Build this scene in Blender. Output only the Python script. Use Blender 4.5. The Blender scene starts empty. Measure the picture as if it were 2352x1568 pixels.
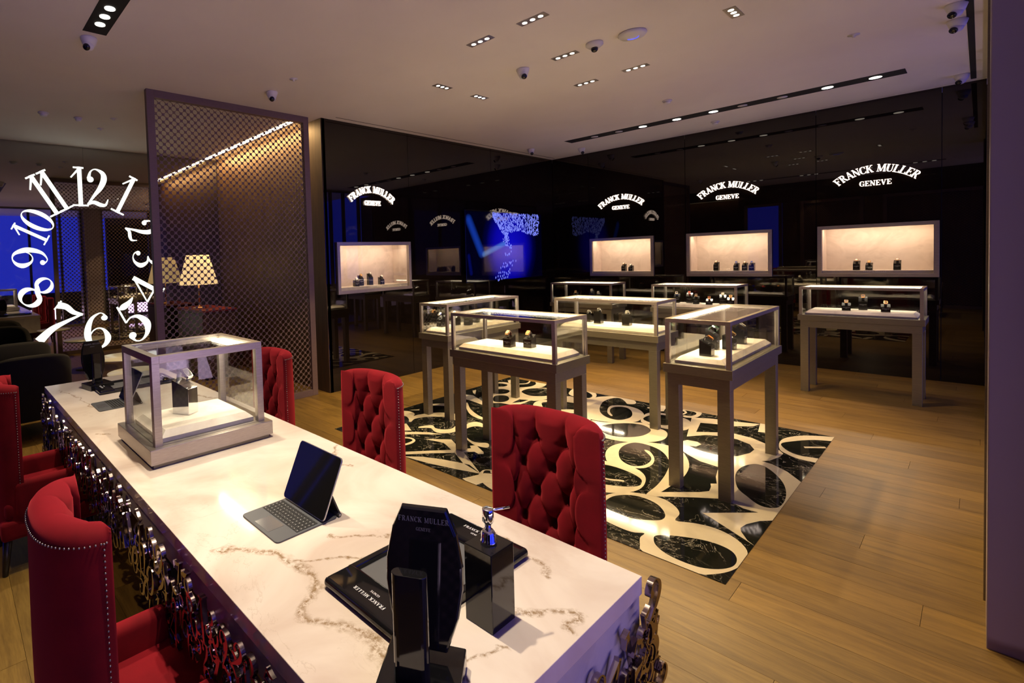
import bpy, math, random
from mathutils import Vector, Matrix, Euler
random.seed(7)
PI = math.pi
SC = bpy.context.scene
COL = SC.collection

# ------------------------------------------------------------------ camera
R = Matrix(((0.632, 0.775, -0.034), (0.005, -0.048, -0.999), (-0.775, 0.631, -0.034)))   # rows: right, down, forward
cd = bpy.data.cameras.new('camera'); cam = bpy.data.objects.new('camera', cd); COL.objects.link(cam)
fw = Vector(R[2]).normalized(); rt = Vector(R[0]); rt = (rt - fw*rt.dot(fw)).normalized(); up = rt.cross(fw)
cam.matrix_world = Matrix(((rt.x, up.x, -fw.x, 0), (rt.y, up.y, -fw.y, 0), (rt.z, up.z, -fw.z, 1.65), (0, 0, 0, 1)))
cd.sensor_width = 36; cd.lens = 1165.92/2352*36
cd.shift_x = (1176-824.5)/2352; cd.shift_y = (635.7-784)/2352
cd.clip_start = 0.05
SC.camera = cam
# ------------------------------------------------------------------ world, view
w = bpy.data.worlds.new('world'); SC.world = w; w.use_nodes = True
w.node_tree.nodes['Background'].inputs[0].default_value = (0.01, 0.012, 0.03, 1)
w.node_tree.nodes['Background'].inputs[1].default_value = 0.3
SC.view_settings.view_transform = 'Standard'; SC.view_settings.look = 'None'
SC.view_settings.exposure = 0.14; SC.view_settings.gamma = 1.0
SC.view_settings.use_curve_mapping = False
try:
    SC.cycles.max_bounces = 10; SC.cycles.diffuse_bounces = 5; SC.cycles.glossy_bounces = 6
    SC.cycles.transparent_max_bounces = 24; SC.cycles.sample_clamp_indirect = 6.0
    SC.cycles.caustics_reflective = False; SC.cycles.caustics_refractive = False
except Exception: pass

WARM = (1.0, 0.70, 0.33); WARMW = (1.0, 0.83, 0.60); PINK = (1.0, 0.72, 0.50)
L_TABLE, L_DOT, L_TRACK, L_CASE, L_NICHE, L_LOUNGE, L_COVE, BLUE = 165, 212, 80, 4.5, 4.2, 240, 34, 1.3

def spot(name, loc, target, power, angle, color, blend=0.12, radius=0.025):
    l = bpy.data.lights.new(name, 'SPOT'); l.energy = power; l.color = color
    l.spot_size = math.radians(angle); l.spot_blend = blend; l.shadow_soft_size = radius
    o = bpy.data.objects.new(name, l); COL.objects.link(o); o.location = loc
    o.rotation_euler = (Vector(target)-Vector(loc)).to_track_quat('-Z', 'Y').to_euler()
    return o
def area(name, loc, rot, sx, sy, power, color, parent=None):
    l = bpy.data.lights.new(name, 'AREA'); l.shape = 'RECTANGLE'; l.size = sx; l.size_y = sy
    l.energy = power; l.color = color
    o = bpy.data.objects.new(name, l); COL.objects.link(o); o.location = loc; o.rotation_euler = rot
    if parent: o.parent = parent
    return o

CEIL = 3.40
XL, YB = -5.12, 8.95        # glass walls: left one at x, back one at y
# ------------------------------------------------------------------ material helpers
def mat(name):
    m = bpy.data.materials.new(name); m.use_nodes = True
    nt = m.node_tree; b = nt.nodes['Principled BSDF']; return m, nt, b
def simple(name, col, rough=0.5, metal=0.0, spec=0.5, emit=None, es=0.0, sheen=0.0, coat=0.0, ior=1.5):
    m, nt, b = mat(name)
    b.inputs['Base Color'].default_value = (*col, 1); b.inputs['Roughness'].default_value = rough
    b.inputs['Metallic'].default_value = metal; b.inputs['Specular IOR Level'].default_value = spec
    b.inputs['IOR'].default_value = ior
    b.inputs['Coat Weight'].default_value = coat
    if emit: b.inputs['Emission Color'].default_value = (*emit, 1); b.inputs['Emission Strength'].default_value = es
    if sheen: b.inputs['Sheen Weight'].default_value = sheen
    return m
def N(nt, t, **kw):
    n = nt.nodes.new(t)
    for k, v in kw.items():
        if k in n.inputs: n.inputs[k].default_value = v
        else: setattr(n, k, v)
    return n
def coords(nt, scale=(1, 1, 1), src='Object', loc=(0, 0, 0)):
    tc = N(nt, 'ShaderNodeTexCoord'); mp = N(nt, 'ShaderNodeMapping')
    mp.inputs['Scale'].default_value = scale; mp.inputs['Location'].default_value = loc
    nt.links.new(tc.outputs[src], mp.inputs[0]); return mp.outputs[0]
def noise(nt, vec, scale, detail=4, rough=0.5, dist=0.0):
    n = N(nt, 'ShaderNodeTexNoise'); n.inputs['Scale'].default_value = scale; n.inputs['Detail'].default_value = detail
    n.inputs['Roughness'].default_value = rough; n.inputs['Distortion'].default_value = dist
    nt.links.new(vec, n.inputs['Vector']); return n.outputs['Fac']
def ramp(nt, fac, stops):
    r = N(nt, 'ShaderNodeValToRGB'); e = r.color_ramp.elements
    while len(e) < len(stops): e.new(0.5)
    for k, (p, c) in zip(e, stops):
        k.position = p; k.color = (*c, 1) if len(c) == 3 else c
    nt.links.new(fac, r.inputs[0]); return r.outputs[0]
def mth(nt, op, a, b=None, c=None, clamp=False):
    n = N(nt, 'ShaderNodeMath', operation=op); n.use_clamp = clamp
    for i, v in enumerate((a, b, c)):
        if v is None: continue
        if isinstance(v, (int, float)): n.inputs[i].default_value = v
        else: nt.links.new(v, n.inputs[i])
    return n.outputs[0]
def mixc(nt, fac, a, b, mode='MIX'):
    n = N(nt, 'ShaderNodeMix', data_type='RGBA', blend_type=mode)
    for i, v in ((0, fac), (6, a), (7, b)):
        if isinstance(v, (int, float)): n.inputs[i].default_value = v
        elif isinstance(v, tuple): n.inputs[i].default_value = (*v, 1)
        else: nt.links.new(v, n.inputs[i])
    return n.outputs[2]
def bump(nt, b, h, strength=0.2, dist=0.01):
    n = N(nt, 'ShaderNodeBump'); n.inputs['Strength'].default_value = strength; n.inputs['Distance'].default_value = dist
    nt.links.new(h, n.inputs['Height']); nt.links.new(n.outputs[0], b.inputs['Normal'])

# plaster
M_CEIL, nt, b = mat('ceiling_plaster')
nt.links.new(ramp(nt, noise(nt, coords(nt), 1.2, 3), [(0.3, (0.80, 0.76, 0.71)), (0.7, (0.85, 0.81, 0.76))]), b.inputs['Base Color'])
b.inputs['Roughness'].default_value = 0.9
# oak planks
M_OAK, nt, b = mat('oak_plank')
oi = N(nt, 'ShaderNodeObjectInfo')
v = coords(nt, (0.9, 9, 9))
addv = N(nt, 'ShaderNodeVectorMath', operation='ADD'); cmb = N(nt, 'ShaderNodeCombineXYZ')
rr = mth(nt, 'MULTIPLY', oi.outputs['Random'], 60.0); nt.links.new(rr, cmb.inputs[0]); nt.links.new(rr, cmb.inputs[1])
nt.links.new(v, addv.inputs[0]); nt.links.new(cmb.outputs[0], addv.inputs[1])
g1 = noise(nt, addv.outputs[0], 2.2, 6, 0.6, 1.2); g2 = noise(nt, addv.outputs[0], 14, 4, 0.6)
c1 = ramp(nt, g1, [(0.30, (0.085, 0.048, 0.0095)), (0.55, (0.160, 0.096, 0.020)), (0.8, (0.205, 0.130, 0.031))])
c2 = mixc(nt, 0.25, c1, ramp(nt, g2, [(0.35, (0.075, 0.038, 0.008)), (0.6, (0.19, 0.118, 0.028))]))
tint = ramp(nt, oi.outputs['Random'], [(0.0, (0.80, 0.78, 0.75)), (0.5, (1, 1, 1)), (1.0, (1.12, 1.10, 1.05))])
nt.links.new(mixc(nt, 1.0, c2, tint, 'MULTIPLY'), b.inputs['Base Color'])
b.inputs['Roughness'].default_value = 0.42; bump(nt, b, g2, 0.08, 0.002)
# metals
def brushed(name, c, rough, metal=1.0, sx=(4, 4, 90)):
    m, nt, b = mat(name)
    n1 = noise(nt, coords(nt, sx), 6, 3)
    nt.links.new(ramp(nt, n1, [(0.3, tuple(x*0.85 for x in c)), (0.7, tuple(min(1, x*1.1) for x in c))]), b.inputs['Base Color'])
    b.inputs['Metallic'].default_value = metal; b.inputs['Roughness'].default_value = rough
    return m
M_CHAMP = brushed('champagne_metal', (0.23, 0.205, 0.150), 0.42, 0.8)
M_FRAME = brushed('satin_frame_metal', (0.42, 0.375, 0.325), 0.36, 0.8)
M_LATT = brushed('bronze_lattice', (0.20, 0.14, 0.125), 0.5, 0.5)
M_CHROME = simple('polished_chrome', (0.75, 0.75, 0.78), 0.06, 1.0)
M_NUM = simple('polished_nickel_numerals', (0.42, 0.35, 0.33), 0.14, 1.0)
M_GOLD = simple('rose_gold', (0.83, 0.52, 0.28), 0.2, 1.0)
M_STEEL = simple('watch_steel', (0.75, 0.74, 0.72), 0.2, 1.0)
M_BLACK = simple('black_lacquer', (0.006, 0.006, 0.007), 0.06, 0, 0.6)
M_BLACKM = simple('matt_black', (0.012, 0.011, 0.011), 0.45)
M_SLOT = simple('black_slot', (0.004, 0.004, 0.004), 0.8)
M_GREYFELT = simple('grey_felt', (0.10, 0.10, 0.105), 0.9)
M_WHITE = simple('white_plastic', (0.72, 0.71, 0.72), 0.4)
M_LENS = simple('dark_lens', (0.01, 0.01, 0.015), 0.08)
M_PRINT = simple('silver_print', (0.75, 0.75, 0.76), 0.5)
M_GREYAL = simple('space_grey_shell', (0.075, 0.080, 0.090), 0.5)
M_KEY = simple('black_key', (0.012, 0.012, 0.014), 0.6)
M_PAD = simple('trackpad_glass', (0.09, 0.09, 0.10), 0.2)
M_SILV = simple('silver_edge', (0.5, 0.5, 0.52), 0.3, 0.9)
M_CHARCOAL = simple('charcoal_upholstery', (0.006, 0.006, 0.007), 0.9)
M_LEG = simple('dark_stained_leg', (0.01, 0.008, 0.008), 0.35)
M_PIER = simple('pier_lacquer', (0.30, 0.24, 0.25), 0.35, 0.1)
M_LED = simple('led_strip', (1, 0.9, 0.75), 0.5, emit=(1.0, 0.84, 0.58), es=13)
M_DOT = simple('lamp_disc', (1, 1, 1), 0.5, emit=(1.0, 0.93, 0.80), es=2.6)
M_SIGN = simple('lit_letter', (1, 1, 1), 0.5, emit=(1.0, 0.80, 0.66), es=2.6)
M_CLOCK = simple('lit_numeral', (1, 1, 1), 0.5, emit=(0.93, 1.0, 0.88), es=1.08)
M_BLUE = simple('blue_led_screen', (0, 0, 0), 0.5, emit=(0.030, 0.050, 1.0), es=BLUE)
M_BLUEGLOW = simple('blue_ring', (0, 0, 0), 0.5, emit=(0.1, 0.12, 1.0), es=1.2)
M_RED2 = simple('red_leather', (0.18, 0.008, 0.01), 0.5)
# velvet
M_VELVET, nt, b = mat('red_velvet')
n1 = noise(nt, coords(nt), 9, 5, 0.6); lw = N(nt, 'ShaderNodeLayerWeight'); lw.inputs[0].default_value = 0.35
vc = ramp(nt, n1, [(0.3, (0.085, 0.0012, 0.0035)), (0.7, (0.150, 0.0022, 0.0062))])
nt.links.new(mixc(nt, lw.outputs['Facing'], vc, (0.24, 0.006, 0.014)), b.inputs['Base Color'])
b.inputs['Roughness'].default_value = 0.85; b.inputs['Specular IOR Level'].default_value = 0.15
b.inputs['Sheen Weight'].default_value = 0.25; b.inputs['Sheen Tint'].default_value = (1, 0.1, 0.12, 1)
bump(nt, b, noise(nt, coords(nt), 420, 2), 0.15, 0.001)
# glass : clear pane that lets light through and mirrors by its Fresnel term
def glass(name, tint=(0.93, 0.95, 0.94), ior=1.5, boost=1.0):
    m = bpy.data.materials.new(name); m.use_nodes = True; nt = m.node_tree
    nt.nodes.remove(nt.nodes['Principled BSDF']); out = nt.nodes['Material Output']
    t = N(nt, 'ShaderNodeBsdfTransparent'); t.inputs[0].default_value = (*tint, 1)
    g = N(nt, 'ShaderNodeBsdfGlossy'); g.inputs['Roughness'].default_value = 0.0
    f = N(nt, 'ShaderNodeFresnel'); f.inputs[0].default_value = ior
    mx = N(nt, 'ShaderNodeMixShader')
    nt.links.new(mth(nt, 'MULTIPLY', f.outputs[0], boost, clamp=True), mx.inputs[0])
    nt.links.new(t.outputs[0], mx.inputs[1]); nt.links.new(g.outputs[0], mx.inputs[2]); nt.links.new(mx.outputs[0], out.inputs[0])
    return m
M_GLASS = glass('clear_glass', (0.975, 0.985, 0.98), 1.45, 0.42)
# dark polished glass cladding
def darkglass(name, base, refl_min, refl_mul, rough=0.015):
    m = bpy.data.materials.new(name); m.use_nodes = True; nt = m.node_tree
    nt.nodes.remove(nt.nodes['Principled BSDF']); out = nt.nodes['Material Output']
    d = N(nt, 'ShaderNodeBsdfDiffuse')
    vv = coords(nt, (2, 2, 14)); nn = noise(nt, vv, 3, 4)
    nt.links.new(ramp(nt, nn, [(0.3, tuple(x*0.75 for x in base)), (0.7, tuple(x*1.25 for x in base))]), d.inputs[0])
    g = N(nt, 'ShaderNodeBsdfGlossy'); g.inputs['Roughness'].default_value = rough; g.inputs[0].default_value = (1.0, 0.93, 0.86, 1)
    f = N(nt, 'ShaderNodeFresnel'); f.inputs[0].default_value = 1.5
    mx = N(nt, 'ShaderNodeMixShader')
    nt.links.new(mth(nt, 'MULTIPLY_ADD', f.outputs[0], refl_mul, refl_min, clamp=True), mx.inputs[0])
    nt.links.new(d.outputs[0], mx.inputs[1]); nt.links.new(g.outputs[0], mx.inputs[2]); nt.links.new(mx.outputs[0], out.inputs[0])
    return m
M_WALL = darkglass('dark_glass_cladding', (0.006, 0.004, 0.003), 0.018, 0.85)
M_MIRROR = darkglass('bronze_mirror', (0.004, 0.0035, 0.003), 0.30, 0.6)
# wood return
M_WOOD, nt, b = mat('brown_veneer')
n1 = noise(nt, coords(nt, (6, 6, 0.6)), 3, 5, 0.6, 0.5)
nt.links.new(ramp(nt, n1, [(0.3, (0.045, 0.024, 0.012)), (0.7, (0.10, 0.056, 0.026))]), b.inputs['Base Color']); b.inputs['Roughness'].default_value = 0.5
# cream marble for stages and niches
def cream(name, a, bcol, scale, rough=0.25):
    m, nt, b = mat(name); v = coords(nt, (1, 1, 1))
    n1 = noise(nt, v, scale, 6, 0.6, 1.6); n2 = noise(nt, v, scale*3.1, 5, 0.6)
    c = ramp(nt, n1, [(0.25, bcol), (0.55, a), (0.8, tuple(min(1, x*1.05) for x in a))])
    nt.links.new(mixc(nt, 0.2, c, ramp(nt, n2, [(0.3, bcol), (0.6, a)])), b.inputs['Base Color'])
    b.inputs['Roughness'].default_value = rough; return m
M_STAGE = cream('cream_stage_marble', (0.72, 0.66, 0.58), (0.56, 0.48, 0.41), 5)
M_NICHE = cream('niche_plaster', (0.62, 0.52, 0.45), (0.46, 0.37, 0.31), 4, 0.7)
# inlay marbles
M_IWHITE = cream('white_inlay_marble', (0.47, 0.43, 0.335), (0.40, 0.36, 0.275), 2.5, 0.09)
M_IBLACK, nt, b = mat('black_veined_marble')
v = coords(nt, (1, 1, 1)); n1 = noise(nt, v, 4.5, 8, 0.62, 2.2); n2 = noise(nt, v, 2.0, 3)
ve = mth(nt, 'ABSOLUTE', mth(nt, 'SUBTRACT', n1, 0.5)); ve = mth(nt, 'SUBTRACT', 1.0, mth(nt, 'DIVIDE', ve, 0.009), clamp=True)
mk_ = mth(nt, 'MULTIPLY', ve, mth(nt, 'MULTIPLY', mth(nt, 'SUBTRACT', n2, 0.42), 5.0, clamp=True))
nt.links.new(mixc(nt, mk_, (0.006, 0.007, 0.006), (0.40, 0.38, 0.33)), b.inputs['Base Color']); b.inputs['Roughness'].default_value = 0.045
# table marble, veins drawn as distance to drifting paths plus small ridges
M_TABLE, nt, b = mat('white_veined_marble')
def seg_dist(nt, P, a, bb):
    a = Vector(a); bb = Vector(bb); d = bb-a
    s = N(nt, 'ShaderNodeVectorMath', operation='SUBTRACT'); nt.links.new(P, s.inputs[0]); s.inputs[1].default_value = a
    dt = N(nt, 'ShaderNodeVectorMath', operation='DOT_PRODUCT'); nt.links.new(s.outputs[0], dt.inputs[0]); dt.inputs[1].default_value = d/d.length_squared
    cl = mth(nt, 'ADD', dt.outputs['Value'], 0.0, clamp=True)
    sc = N(nt, 'ShaderNodeVectorMath', operation='SCALE'); sc.inputs[0].default_value = d; nt.links.new(cl, sc.inputs['Scale'])
    s2 = N(nt, 'ShaderNodeVectorMath', operation='SUBTRACT'); nt.links.new(s.outputs[0], s2.inputs[0]); nt.links.new(sc.outputs[0], s2.inputs[1])
    ln = N(nt, 'ShaderNodeVectorMath', operation='LENGTH'); nt.links.new(s2.outputs[0], ln.inputs[0]); return ln.outputs['Value']
tcg = N(nt, 'ShaderNodeTexCoord'); P0 = tcg.outputs['Object']
nz = N(nt, 'ShaderNodeTexNoise'); nz.inputs['Scale'].default_value = 14; nz.inputs['Detail'].default_value = 5; nt.links.new(P0, nz.inputs['Vector'])
dv = N(nt, 'ShaderNodeVectorMath', operation='SUBTRACT'); nt.links.new(nz.outputs['Color'], dv.inputs[0]); dv.inputs[1].default_value = (0.5, 0.5, 0.5)
sv = N(nt, 'ShaderNodeVectorMath', operation='MULTIPLY'); nt.links.new(dv.outputs[0], sv.inputs[0]); sv.inputs[1].default_value = (0.09, 0.09, 0)
av = N(nt, 'ShaderNodeVectorMath', operation='ADD'); nt.links.new(P0, av.inputs[0]); nt.links.new(sv.outputs[0], av.inputs[1]); PD = av.outputs[0]
VEIN_MAIN = 'VM'
VEINS = [  # world coordinates on the slab (object origin is world origin)
 [(-1.50, .62), (-1.43, .70), (-1.37, .74), (-1.29, .76), (-1.19, .77), (-1.13, .74), (-1.10, .68), (-1.07, .66), (-1.01, .68), (-.96, .72), (-.90, .74), (-.84, .72), (-.78, .66)],
 [(-1.29, .76), (-1.22, .86), (-1.16, .93)], [(-1.33, .92), (-1.26, .99), (-1.20, 1.08)],
 [(-.99, 1.33), (-.86, 1.30), (-.74, 1.25)], [(-.74, 1.06), (-.68, 1.10), (-.62, 1.18), (-.60, 1.10)], [(-.68, .95), (-.70, .83), (-.63, .78)],
 [(-1.95, 1.42), (-1.80, 1.28), (-1.72, 1.32)], [(-4.3, .62), (-3.9, .68), (-3.6, .69)], [(-3.4, 1.3), (-3.1, 1.38), (-2.9, 1.30)], [(-3.0, .60), (-2.95, .64)]]
WID = [.020, .008, .010, .011, .013, .007, .010, .006, .013, .01]
veinf = None
for path, wd in zip(VEINS, WID):
    dmin = None
    for a_, b_ in zip(path[:-1], path[1:]):
        q = seg_dist(nt, PD, (*a_, .76), (*b_, .76)); dmin = q if dmin is None else mth(nt, 'MINIMUM', dmin, q)
    vf = mth(nt, 'SUBTRACT', 1.0, mth(nt, 'DIVIDE', dmin, wd*1.25), clamp=True)
    veinf = vf if veinf is None else mth(nt, 'MAXIMUM', veinf, vf)
speck = noise(nt, P0, 70, 6, 0.75); veinm = mth(nt, 'MULTIPLY', veinf, mth(nt, 'MULTIPLY', mth(nt, 'SUBTRACT', speck, 0.40), 6.5, clamp=True), clamp=True)
r1 = noise(nt, P0, 2.6, 8, 0.62, 1.8); rd = mth(nt, 'ABSOLUTE', mth(nt, 'SUBTRACT', r1, 0.5)); rd = mth(nt, 'SUBTRACT', 1.0, mth(nt, 'DIVIDE', rd, 0.006), clamp=True)
r2 = noise(nt, P0, 1.7, 2); rd = mth(nt, 'MULTIPLY', rd, mth(nt, 'MULTIPLY', mth(nt, 'SUBTRACT', r2, 0.50), 5, clamp=True))
cl = noise(nt, P0, 2.2, 5, 0.55, 0.8)
basec = ramp(nt, cl, [(0.28, (0.50, 0.40, 0.335)), (0.5, (0.63, 0.555, 0.485)), (0.75, (0.72, 0.67, 0.60))])
c = mixc(nt, mth(nt, 'MULTIPLY', veinm, 0.9), basec, (0.20, 0.12, 0.045)); c = mixc(nt, mth(nt, 'MULTIPLY', rd, 0.55), c, (0.25, 0.18, 0.12))
nt.links.new(c, b.inputs['Base Color']); b.inputs['Roughness'].default_value = 0.11; b.inputs['Specular IOR Level'].default_value = 0.16
# lamp shade
M_SHADE = simple('lamp_shade_fabric', (0.8, 0.7, 0.5), 0.8, emit=(1.0, 0.66, 0.28), es=0.8)
M_SHADEIN = simple('lamp_shade_lining', (0.8, 0.7, 0.5), 0.8, emit=(1.0, 0.86, 0.5), es=1.6)
# TV picture
M_TV, nt, b = mat('screen_picture')
gc = N(nt, 'ShaderNodeTexCoord'); sp = N(nt, 'ShaderNodeSeparateXYZ'); nt.links.new(gc.outputs['Object'], sp.inputs[0])
gx, gz = sp.outputs[0], sp.outputs[2]   # metres on the panel
dx = mth(nt, 'DIVIDE', mth(nt, 'SUBTRACT', gx, 0.10), 0.80); dz = mth(nt, 'DIVIDE', mth(nt, 'ADD', gz, 0.02), 0.85)
rr = mth(nt, 'SQRT', mth(nt, 'ADD', mth(nt, 'MULTIPLY', dx, dx), mth(nt, 'MULTIPLY', dz, dz)))
base = ramp(nt, rr, [(0.0, (0.004, 0.003, 0.42)), (0.55, (0.002, 0.001, 0.27)), (0.85, (0.0, 0.0, 0.03)), (1.0, (0.0, 0.0, 0.004))])
def blob(x0, z0, x1, z1, wd):
    q = seg_dist(nt, gc.outputs['Object'], (x0, 0, z0), (x1, 0, z1)); return mth(nt, 'SUBTRACT', 1.0, mth(nt, 'DIVIDE', q, wd), clamp=True)
c = mixc(nt, mth(nt, 'MULTIPLY', blob(-1.0, .42, -.70, -.10, .11), 0.8), base, (0.01, 0.06, 0.55))
c = mixc(nt, mth(nt, 'MULTIPLY', blob(-.64, -.13, -.08, .04, .075), 1.0), c, (0.12, 0.32, 0.75))
c = mixc(nt, mth(nt, 'MULTIPLY', blob(-.70, -.16, -.76, -.38, .05), 0.7), c, (0.25, 0.02, 0.18))
c = mixc(nt, mth(nt, 'MULTIPLY', blob(-1.02, -.15, -.97, -.42, .07), 0.7), c, (0.003, 0.01, 0.28))
nt.links.new(c, b.inputs['Emission Color']); b.inputs['Emission Strength'].default_value = 1.15
b.inputs['Base Color'].default_value = (0.002, 0.002, 0.003, 1); b.inputs['Roughness'].default_value = 0.05
M_DROP = simple('screen_pearls', (0, 0, 0), 0.4, emit=(0.20, 0.24, 0.95), es=0.9)

# ------------------------------------------------------------------ mesh helpers
class MB:
    def __init__(s): s.v = []; s.f = []; s.sm = []
    def add(s, vs, fs, smooth=False):
        o = len(s.v); s.v += [tuple(p) for p in vs]; s.f += [tuple(i+o for i in f) for f in fs]; s.sm += [smooth]*len(fs); return s
    def box(s, x0, x1, y0, y1, z0, z1):
        vs = [(x0, y0, z0), (x1, y0, z0), (x1, y1, z0), (x0, y1, z0), (x0, y0, z1), (x1, y0, z1), (x1, y1, z1), (x0, y1, z1)]
        return s.add(vs, [(0, 3, 2, 1), (4, 5, 6, 7), (0, 1, 5, 4), (1, 2, 6, 5), (2, 3, 7, 6), (3, 0, 4, 7)])
    def prism(s, poly, f0, f1):
        """poly: 2-D points; f0 and f1 turn a 2-D point into the lower and the upper 3-D point"""
        n = len(poly); vs = [f0(p) for p in poly]+[f1(p) for p in poly]
        fs = [tuple(range(n-1, -1, -1)), tuple(range(n, 2*n))]+[(i, (i+1) % n, n+(i+1) % n, n+i) for i in range(n)]
        return s.add(vs, fs)
    def lathe(s, prof, n=24, c=(0, 0, 0), ax='z', smooth=True):
        vs = []; fs = []
        for r, h in prof:
            for k in range(n):
                a = 2*PI*k/n; p = (r*math.cos(a), r*math.sin(a), h)
                if ax == 'x': p = (p[2], p[0], p[1])
                if ax == 'y': p = (p[0], p[2], p[1])
                vs.append((p[0]+c[0], p[1]+c[1], p[2]+c[2]))
        m = len(prof)
        for i in range(m-1):
            for k in range(n): fs.append((i*n+k, i*n+(k+1) % n, (i+1)*n+(k+1) % n, (i+1)*n+k))
        if prof[0][0] > 1e-6: fs.append(tuple(range(n-1, -1, -1)))
        if prof[-1][0] > 1e-6: fs.append(tuple((m-1)*n+k for k in range(n)))
        return s.add(vs, fs, smooth)
    def ball(s, c, r, n=10, m=6, sc=(1, 1, 1)):
        prof = [(r*math.sin(PI*i/m), -r*math.cos(PI*i/m)) for i in range(m+1)]
        q = MB().lathe([(max(p, 1e-5), h) for p, h in prof], n)
        return s.add([(c[0]+x*sc[0], c[1]+y*sc[1], c[2]+z*sc[2]) for x, y, z in q.v], q.f, True)
    def tube(s, pts, r, n=8, smooth=True):
        pts = [Vector(p) for p in pts]; vs = []; fs = []
        for i, p in enumerate(pts):
            t = (pts[min(i+1, len(pts)-1)]-pts[max(i-1, 0)]).normalized()
            a = t.orthogonal().normalized() if i == 0 else (a - t*a.dot(t)).normalized()
            q = t.cross(a); rad = r[i] if isinstance(r, (list, tuple)) else r
            for k in range(n):
                an = 2*PI*k/n; vs.append(p+a*math.cos(an)*rad+q*math.sin(an)*rad)
        for i in range(len(pts)-1):
            for k in range(n): fs.append((i*n+k, i*n+(k+1) % n, (i+1)*n+(k+1) % n, (i+1)*n+k))
        fs.append(tuple(range(n-1, -1, -1))); fs.append(tuple((len(pts)-1)*n+k for k in range(n)))
        return s.add(vs, fs, smooth)
    def merge(s, o, M=None):
        M = M or Matrix(); return s.add([M @ Vector(p) for p in o.v], o.f, o.sm and o.sm[0])
    def mesh(s, name):
        me = bpy.data.meshes.new(name); me.from_pydata(s.v, [], s.f)
        me.polygons.foreach_set('use_smooth', s.sm); me.update(); return me
def link(o, parent=None, loc=None, rotz=None):
    COL.objects.link(o)
    if parent: o.parent = parent
    if loc is not None: o.location = loc
    if rotz is not None: o.rotation_euler = (0, 0, rotz)
    return o
def mk(name, mb, m, parent=None, loc=None, rotz=None, bev=0.0, label=None):
    me = mb.mesh(name) if isinstance(mb, MB) else mb
    if m and not me.materials: me.materials.append(m)
    o = link(bpy.data.objects.new(name, me), parent, loc, rotz)
    if bev:
        q = o.modifiers.new('bevel', 'BEVEL'); q.width = bev; q.segments = 2; q.limit_method = 'ANGLE'
    if label: o['label'] = label
    return o
def tag(o, label=None, cat=None, group=None, kind=None):
    if label: o['label'] = label
    if cat: o['category'] = cat
    if group: o['group'] = group
    if kind: o['kind'] = kind
    return o
def empty(name, loc, rotz=0, **kw):
    o = link(bpy.data.objects.new(name, None), None, loc, rotz); o.empty_display_size = 0.1; return tag(o, **kw)
def copy_tree(o, parent=None):
    c = o.copy(); COL.objects.link(c)
    if parent: c.parent = parent
    for ch in o.children: copy_tree(ch, c)
    return c

# ------------------------------------------------------------------ glyphs: swelling strokes, unit height
def cr(pts, n=7):
    out = []; P = [pts[0]]+list(pts)+[pts[-1]]
    for i in range(1, len(P)-2):
        for k in range(n):
            t = k/n; q = []
            for d in range(3):
                a, b_, c_, e = P[i-1][d], P[i][d], P[i+1][d], P[i+2][d]
                q.append(0.5*((2*b_)+(-a+c_)*t+(2*a-5*b_+4*c_-e)*t*t+(-a+3*b_-3*c_+e)*t*t*t))
            out.append(tuple(q))
    out.append(tuple(P[-2])); return out
def ell(cx, cy, rx, ry, thin, thick, a0=0, a1=360, n=28):
    o = []
    for i in range(n+1):
        a = math.radians(a0+(a1-a0)*i/n)
        o.append((cx+rx*math.cos(a), cy+ry*math.sin(a), thin+(thick-thin)*abs(math.cos(a))**1.6))
    return ('raw', o)
def S(*p): return ('curve', list(p))
def Lr(*p): return ('raw', list(p))
def dot(x, y, r): return ('dot', x, y, r)
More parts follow.
